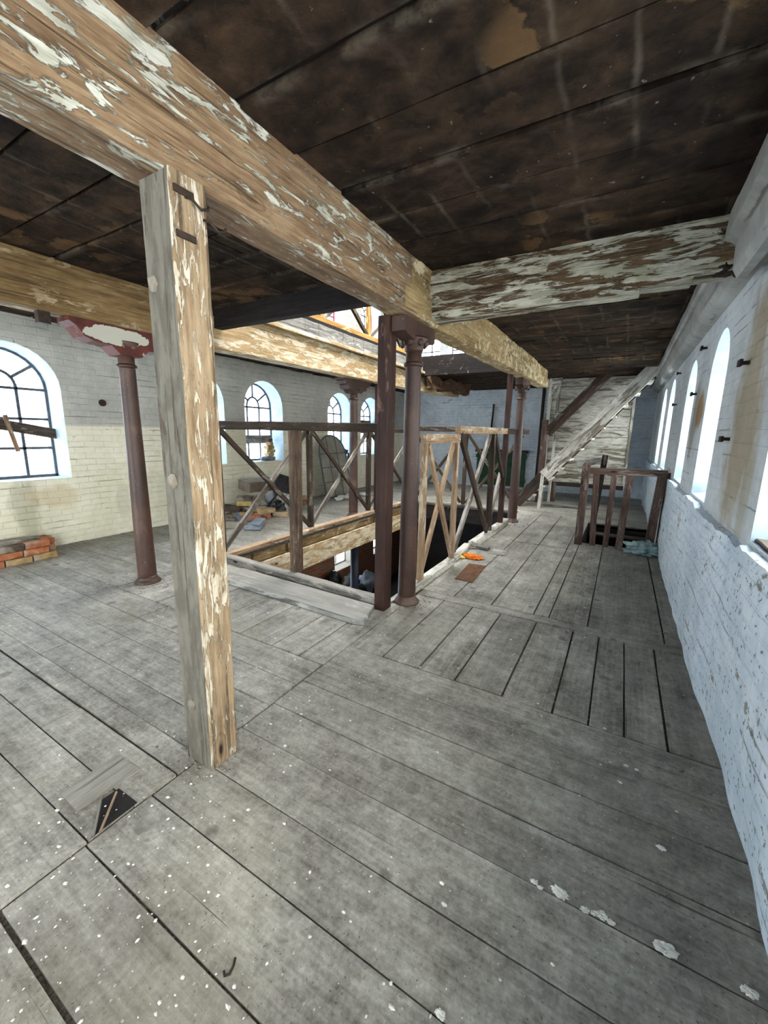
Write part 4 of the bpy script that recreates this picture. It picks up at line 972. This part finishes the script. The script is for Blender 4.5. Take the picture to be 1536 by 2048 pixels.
# ------------------------------------------------------------------ bricks and rubble by the left wall
def brick(c, rot, mat, label, group, size=(0.225, 0.11, 0.07), seed=None):
    m = MB(); a, b_, c_ = size
    m.bar((-a / 2, 0, 0), (a / 2, 0, 0), b_, c_, (0, 0, 1), 0.008, 4, 0, 0.007, 9, R() * 60)
    o = m.build('brick', M[mat]); o.matrix_world = Matrix.Translation(V(c)) @ rot.to_matrix().to_4x4()
    return tag(o, label, 'brick', group)
from mathutils import Euler
gs = 'bricks stacked against the left wall'
k = 0
stack_lab = ['bottom front', 'bottom middle', 'bottom end']
S = [(-5.66, 1.93, .036, 0, 'brick_tan', 'buff brick at the right end of the lowest course of the left stack'),
     (-5.66, 1.69, .036, 0, 'brick_tan', 'buff brick second from the right in the lowest course of the left stack'),
     (-5.66, 1.45, .036, 0, 'brick_orange', 'orange brick third from the right in the lowest course of the left stack'),
     (-5.68, 1.86, .108, 0, 'brick_orange', 'orange brick at the right end of the middle course of the left stack'),
     (-5.68, 1.62, .108, 0, 'brick_orange', 'brown-orange brick in the middle of the middle course of the left stack'),
     (-5.68, 1.38, .108, 0, 'brick_brown', 'sooty brick at the left of the middle course of the left stack'),
     (-5.68, 1.88, .180, 0, 'brick_orange', 'bright orange brick on top at the right of the left stack'),
     (-5.68, 1.64, .180, 0, 'brick_brown', 'mortar-caked brick on top in the middle of the left stack'),
     (-5.68, 1.40, .180, 0, 'brick_brown', 'mortar-caked brick on top at the left of the left stack'),
     (-5.84, 2.02, .036, 1, 'brick_tan', 'buff brick turned end-on at the back of the left stack, lowest'),
     (-5.84, 2.02, .108, 1, 'brick_orange', 'orange brick turned end-on at the back of the left stack, second up'),
     (-5.84, 2.02, .180, 1, 'brick_orange', 'red-orange brick turned end-on on top of the back of the left stack')]
for (x, y, z, r_, mt, lab) in S: brick((x + .008 * R(), y, z), Euler((0, 0, PI / 2 * (1 - r_) + (R() - .5) * .08)), mt, lab, gs)
m = MB(); m.lump((-5.84, 1.66, .20), .10, .34, .055, 3, .4, 3); m.lump((-5.85, 1.6, .10), .09, .3, .12, 5, .2, 2)
tag(m.build('mortar_slab', M['mortar_face'], origin=(-5.84, 1.66, .1)), 'lumpy grey slab of old mortar and brick on top of the left stack', 'rubble')

gp = 'bricks in the rubble pile'
P = [(468, 1050, .045, .55, 0, 'brick_brown', 'dark rounded brick lying alone at the front left of the rubble pile'),
     (461, 1034, .045, .3, 0, 'brick_brown', 'dark brick half under the sloping blue slate at the left of the pile'),
     (483, 1031, .055, 1.15, .1, 'brick_tan', 'buff-ended brick behind the sloping blue slate'),
     (465, 1017, .14, .75, .35, 'brick_brown', 'tilted sooty brick on the left shoulder of the pile'),
     (484, 1010, .17, 1.7, -.4, 'brick_tan', 'tilted buff-brown brick right of the sooty one on the left shoulder'),
     (505, 1036, .045, .5, 0, 'brick_orange', 'orange-red brick at the centre front of the rubble pile'),
     (524, 1031, .045, .42, 0, 'brick_orange', 'orange brick right of the centre front brick of the pile'),
     (517, 1018, .135, .5, .1, 'brick_tan', 'buff brick laid on the orange bricks at the centre front'),
     (533, 1021, .13, 1.3, .05, 'brick_tan', 'buff brick end-on beside the black bag in the pile'),
     (503, 1022, .10, 1.0, .2, 'brick_brown', 'brown brick wedged in the middle of the pile'),
     (492, 1026, .226, .42, 0, 'brick_yellow', 'yellow-ended brick in the tidy column at the back left of the pile'),
     (492, 1026, .316, .44, 0, 'brick_brown', 'dark brick above the yellow one at the back left of the pile'),
     (492, 1026, .136, .40, 0, 'brick_brown', 'dark brick below the yellow one at the back left of the pile'),
     (492, 1026, .046, .45, 0, 'brick_tan', 'buff brick near the floor at the back left of the pile'),
     (562, 1027, .05, .6, .1, 'brick_tan', 'broken buff brick at the right foot of the rubble pile'),
     (600, 1003, .046, .5, 0, 'brick_orange', 'orange brick right of the black bag behind the near guard post'),
     (600, 1003, .136, .3, 0, 'brick_tan', 'buff brick above the orange one behind the near guard post')]
for (x, y, z, rz, tx, mt, lab) in P:
    q = F(x, y, z if x not in (492, 600) else .046); q.z = z; brick((q.x, q.y, q.z), Euler((tx, tx * .5, rz)), mt, lab, gp, (.27, .13, .085))
q = F(520, 1014, .12); q.x = max(q.x - .12, -5.72); q.y += .18
m = MB(); m.lump((q.x, q.y, .05), .34, .36, .24, 2.2, .5, 3, 0, 2.6, -.045)
tag(m.build('rubble_heap', M['mortar_face'], origin=(q.x, q.y, 0)), 'heap of dust and broken mortar under the loose bricks and boards', 'rubble')
a, c = F(488, 972, .58), F(546, 966, .58)
tag(stick('timber_offcut', a, c, 0.34, 0.17, M['card'], upv=(.1, -.25, 1), amp=.02), 'chunky grey-brown offcut lying across the top of the rubble pile', 'timber')
a, c = F(533, 963, .64), F(574, 974, .52)
tag(stick('crate_board', a + V((.1, .1, 0)), c + V((.1, .1, 0)), 0.40, 0.03, M['charcoal'], upv=(.5, -.6, .8)), 'black board tilted on the right side of the pile', 'board')
a, c = F(536, 1000, .26), F(566, 968, .55)
tag(stick('crate_board', a, c, 0.16, 0.04, M['black_bag'], upv=(.3, -.6, .8)), 'dark strip leaning below the tilted black board', 'board')
q = F(549, 1020, .09)
m = MB(); m.lump((q.x, q.y, .12), .15, .16, .13, 8, .7, 4, 0, 3.0, -.115)
tag(m.build('black_bag', M['black_bag'], None, True, origin=(q.x, q.y, 0)), 'crumpled black plastic bag at the right of the rubble pile', 'bag')
q = F(573, 985, .36)
m = MB(); m.lump((q.x, q.y, .24), .10, .14, .24, 12, .8, 4, 0, 3.2, -.23)
tag(m.build('white_sheeting', M['white_frame'], None, False, origin=(q.x, q.y, 0)), 'crumpled white sheeting right of the black board on the pile', 'sheet')
for (pp, z, lab) in ((((488, 1060), (520, 1061), (532, 1046), (503, 1047)), .006, 'blue-grey slate flat on the floor in front of the pile'),
                      (((500, 1049), (519, 1053), (532, 1040), (513, 1037)), .03, 'blue-grey slate overlapping the flat one')):
    pts = [F(x, y, z) for x, y in pp]
    m = MB(); m.prism([v_ + V((0, 0, .01 * i)) for i, v_ in enumerate(pts)], (0, 0, .010)); tag(m.build('slate_sheet', M['slate'], origin=pts[0]), lab, 'slate')
pts = [F(468, 1027, .17), F(477, 1025, .17), F(488, 1044, .03), F(478, 1047, .03)]
m = MB(); m.prism(pts, (.004, -.008, .010)); tag(m.build('slate_sheet', M['slate'], origin=pts[3]), 'narrow blue slate sloping off the dark brick at the left of the pile', 'slate')

# old window frame leaning on the wall
of = thing('old_window_frame', (-5.78, 7.85, 0), 'old arched window frame with filmed panes leaning against the left wall', 'window frame')
def LF(u, h): return (-5.72 - 0.30 * h / 1.45, 7.78 + u, h * 0.98)
W2 = .50; OP = [(-W2, 0), (-W2, 1.0)] + [(-W2 * math.cos(PI * i / 12), 1.0 + W2 * .9 * math.sin(PI * i / 12)) for i in range(1, 12)] + [(W2, 1.0), (W2, 0)]
m = MB()
for p, q in zip(OP, OP[1:] + OP[:1]): m.bar(LF(*p), LF(*q), .03, .03, (1, 0, .2), .003)
m.build('frame', M['bar_iron'], of)
m = MB()
for x in (-.167, .167): m.bar(LF(x, 0), LF(x, 1.42), .018, .018, (1, 0, .2), .002)
for h in (.36, .70, 1.02): m.bar(LF(-W2, h), LF(W2, h), .018, .018, (1, 0, .2), .002)
m.build('glazing_bars', M['bar_iron'], of)
m = MB(); m.prism([LF(*p) for p in OP], (-.004, 0, -.001)); m.build('pane', M['old_glass'], of)
m = MB()
for i in range(10): m.lump((-5.55 + .25 * R(), 7.2 + 1.2 * R(), .03), .1, .12, .04, i, .5, 2, 0, 3, -.03)
tag(m.build('plaster_rubble', M['plaster_bit'], origin=(-5.5, 7.7, 0)), 'pale crumbled plaster along the foot of the leaning window frame', 'rubble', None, 'stuff')

# window sill clutter
gw = 'bricks piled on the window sill'
for i, (dy, dz, rz, mt, lab) in enumerate(((0, .04, 0, 'brick_brown', 'dark brick at the bottom of the pile on the second visible window sill'), (-.02, .115, .2, 'brick_yellow', 'yellow brick second up on the window sill pile'),
        (.0, .19, -.1, 'brick_yellow', 'yellow brick third up on the window sill pile'), (-.01, .265, .15, 'brick_tan', 'buff brick fourth up on the window sill pile'), (.0, .34, .3, 'brick_tan', 'small buff brick near the top of the window sill pile'), (-.02, .41, .1, 'brick_brown', 'dark brick end topping the window sill pile'))):
    brick((XL - .16, 6.14 + dy, .90 + dz), Euler((0, 0, PI / 2 + rz)), mt, lab, gw, (.20 if i < 4 else .13, .11, .07))
m = MB(); m.lump((XL - .10, 5.95, .945), .07, .11, .045, 3, .7, 3, 0, 3, -.04)
tag(m.build('blue_rag', M['slate'], None, True, origin=(XL - .1, 5.95, .9)), 'pale blue crumpled rag on the sill beside the brick pile', 'rag')
tag(stick('window_board', (XL - .27, 5.43, 1.335), (XL - .27, 6.30, 1.335), .02, .15, M['board_grey']), 'grey board fixed across the second visible arched window', 'board')
m = MB(); m.lump((XL - .08, 8.55, .985), .10, .16, .09, 6, .8, 4, 0, 3, -.08); m.lump((XL + .05, 8.72, .86), .04, .05, .14, 2, .6, 3)
tag(m.build('black_bag', M['black_bag'], None, True, origin=(XL - .1, 8.6, .9)), 'black plastic bag slumped over the sill of the third visible window', 'bag')
tag(stick('window_board', (XL - .27, 9.37, 1.66), (XL - .27, 10.23, 1.66), .02, .36, M['card']), 'brown boarding across the fourth arched window', 'board')
tag(stick('window_board', (XL - .24, 1.55, 1.60), (XL - .24, 2.50, 1.41), .022, .125, M['stair_dark']), 'dark sagging plank across the nearest arched window', 'board')
tag(stick('wood_batten', (XL - .205, 1.995, 1.63), (XL - .18, 2.06, 1.20), .018, .045, M['rail_tan'], None, (0, 1, 0)), 'thin brown batten nailed upright over the plank in the nearest window', 'board')
m = MB(); m.tube([(XL + .002, 2.97, 1.83), (XL + .02, 2.97, 1.83)], .045, 16); tag(m.build('wall_disc', M['black_iron'], origin=(XL, 2.97, 1.83)), 'small round dark plate on the left wall between window and column', 'plate')
m = MB(); m.box((-3.99, 1.52, 2.28), (-3.93, 1.60, 2.375)); tag(m.build('beam_clamp', M['black_iron'], origin=(-3.96, 1.56, 2.3)), 'small black clamp under the left beam above the nearest window', 'clamp')

# iron brackets on the right wall
for (y, z, lab) in ((3.14, 1.93, 'black iron bracket on the brown stain of the right wall, nearest the camera'), (5.12, 1.93, 'black iron bracket between the two near windows of the right wall'),
                    (4.9, 2.32, 'small black iron bracket high on the right wall near the arch tops'), (6.95, 1.95, 'black iron bracket on the right wall before the far windows'), (6.95, 2.36, 'small black bracket under the cornice at the far right'), (3.3, 1.50, 'rusty bracket stub low on the stained pier of the right wall')):
    t = thing('wall_bracket', (XR, y, z), lab, 'bracket', 'iron brackets on the right wall')
    m = MB(); m.bar((XR + .02, y, z), (XR - .045, y, z), .02, .02, (0, 0, 1), .003); m.build('arm', M['black_iron'], t)
    m = MB(); m.box((XR - .05, y - .035, z - .018), (XR - .035, y + .035, z + .018)); m.build('plate', M['black_iron'], t)
m = MB()
for (x, y, z, a, bb, c) in ((.40, 3.23, 2.47, .06, .05, .035), (.47, 3.26, 2.47, .05, .04, .03)): m.lump((x, y, z), a, bb, c, x * 40, .6, 3)
tag(m.build('iron_shoe', M['black_iron'], None, True, origin=(.43, 3.24, 2.47)), 'dark iron shoe where the cross beam meets the cornice', 'bracket')

# ------------------------------------------------------------------ small things on the floor
p = F(940, 1116); m = MB(); m.lump((p.x + .02, p.y, .02), .12, .055, .028, 3, .8, 4, 0, 4, -.018)
og = thing('work_glove', (p.x, p.y, 0), 'bright orange work glove with a yellow cuff on the floor near the gate', 'glove')
m.build('hand', M['orange'], og, True); m = MB(); m.lump((p.x - .11, p.y - .06, .015), .07, .04, .018, 9, .5, 3, 0, 4, -.013); o = m.build('cuff', M['yellow'], og, True); o['label'] = 'yellow-green cuff'
c4 = [F(910, 1158), F(945, 1166), F(972, 1133), F(938, 1128)]
m = MB(); m.prism([v_ + V((0, 0, .003)) for v_ in c4], (0, 0, .006)); tag(m.build('rusty_plate', M['rust'], origin=c4[0]), 'flat rusty brown plate on the floor near the gate', 'plate')
def block(px_, py_, l, w, h, a, mat, lab):
    p = F(px_, py_); tag(stick('wood_block', p + V((-l / 2 * math.cos(a), -l / 2 * math.sin(a), h / 2 + .002)), p + V((l / 2 * math.cos(a), l / 2 * math.sin(a), h / 2 + .002)), w, h, M[mat]), lab, 'wood block')
block(999, 1108, .16, .10, .045, .3, 'kerb_white', 'pale squared wood block on the floor right of the orange glove')
block(962, 1098, .22, .08, .04, -.2, 'kerb', 'grey wood block by the end of the right kerb timber')
block(938, 1098, .30, .02, .015, .5, 'kerb', 'thin stick beside the grey wood block')
for (a, c, lab) in (((187, 1678), (203, 1602), 'thin dark wood splinter in the floor notch, left of two'), ((200, 1668), (234, 1590), 'pale wood splinter in the floor notch, right of two')):
    p, q = F(*a), F(*c); tag(stick('wood_splinter', p + V((0, 0, .008)), q + V((0, 0, .014)), .009, .008, M['rail_tan' if a[0] == 200 else 'rail_grey']), lab, 'splinter')
m = MB(); q = [F(183, 1676), F(275, 1606), F(238, 1578), F(205, 1600)]; m.prism([v_ + V((0, 0, .0008)) for v_ in q], (0, 0, .003)); struct(m.build('notch_shade', M['dark_floor']))  # dark sheet laid on the boards for the shade inside a notch
q = [F(120, 1588), F(235, 1510), F(282, 1540), F(155, 1624)]
m = MB(); m.prism([v_ + V((0, 0, .001)) for v_ in q], (0, 0, .004)); tag(m.build('floor_patch', M['kerb_floor'], local=frame_of(q[0], q[1])), 'short grey board patch let into the floor left of the timber post', 'board')
p = F(465, 1940); m = MB(); m.tube([p + V((-.012, .02, .006)), p + V((-.002, .006, .006)), p + V((.004, -.012, .006)), p + V((-.006, -.022, .006)), p + V((-.016, -.016, .006))], .0035)
tag(m.build('bent_nail', M['black_iron'], origin=p), 'small hooked black nail on the foreground boards', 'nail')
CH = [(1120, 1790, .030, 'large white plaster chunk on the right foreground boards, furthest left of the row'), (1068, 1765, .014, 'small plaster crumb left of the large white chunk'),
      (1080, 1776, .011, 'tiny plaster crumb touching the gap left of the large white chunk'), (1170, 1822, .016, 'first crumb of the little line of plaster bits'), (1188, 1828, .013, 'second crumb of the little line of plaster bits'),
      (1203, 1834, .022, 'biggest bit of the little line of plaster bits'), (1222, 1846, .014, 'last crumb at the right of the little line of plaster bits'),
      (1330, 1902, .034, 'long pale plaster chunk lower right, before the right wall'), (1500, 1988, .024, 'plaster chunk in the bottom right corner'), (888, 1810, .011, 'small plaster bit left of centre foreground'),
      (875, 1505, .009, 'round white plaster bit alone on the dark boards beyond'), (1322, 1698, .018, 'flat plaster bit on the right boards near the wall'), (880, 2030, .018, 'pale bit at the bottom edge of the photo'), (1252, 1532, .012, 'white bit in the gap below the cross-laid boards'), (1273, 1540, .010, 'second white bit in the gap below the cross-laid boards')]
for i, (x, y, s, lab) in enumerate(CH):
    p = F(x, y); s *= .66; m = MB(); m.lump((p.x, p.y, s * .35), s * 1.15, s * .75, s * .5, i * 5.1, .8, 3, 0, 2.8, -s * .34)
    tag(m.build('plaster_chunk', M['plaster_bit'], origin=p), lab, 'plaster chunk', 'plaster chunks on the floor')
m = MB(); rs = random.Random(4)
def in_well(x, y): return (HX0 - .1 < x < HX1 + .1 and HY0 - .15 < y < HY1) or (SX0 < x < SX1 and SY0 < y < SY1)
cnt = 0
while cnt < 2600:
    y = 0.2 + 8 * rs.random() ** 1.7; x = -5.9 + 6.35 * rs.random()
    if in_well(x, y): continue
    if noise.noise(V((x * 1.1, y * 1.1, 7))) + .35 < rs.random() * .9: continue
    s = .0020 + .0065 * rs.random() ** 4; a = rs.random() * 6.3; e = .5 + rs.random()
    pts = []
    for k_ in range(5):
        t = a + k_ * 1.2566; rr = s * (.7 + .5 * rs.random())
        pts.append((x + rr * math.cos(t) * e, y + rr * math.sin(t), .0035))
    m.add(pts + [(x, y, .0035 + s * .7)], [(0, 1, 5), (1, 2, 5), (2, 3, 5), (3, 4, 5), (4, 0, 5)]); cnt += 1
tag(m.build('plaster_flakes', M['plaster_bit']), 'tiny white plaster flakes scattered over the floorboards', 'flakes', None, 'stuff')
m = MB()
for i in range(900):
    c = rs.choice(((-1.5, 1.05, .16), (-1.55, 3.05, .22), (-1.6, 7.0, .25), (-3.95, 2.15, .22), (.45, 3.5, .08)))
    x = c[0] + rs.gauss(0, c[2] * .6); y = c[1] + rs.gauss(0, c[2] * (.6 if c[0] < 0 else 20)); 
    if in_well(x, y) or y < .3 or y > 8 or x > .5: continue
    s = .003 + .007 * rs.random() ** 2; m.lump((x, y, .004), s, s * .8, s * .6, i, .4, 1)
tag(m.build('floor_grit', M['mortar_face']), 'grey grit and dirt gathered round post feet and along the wall', 'grit', None, 'stuff')
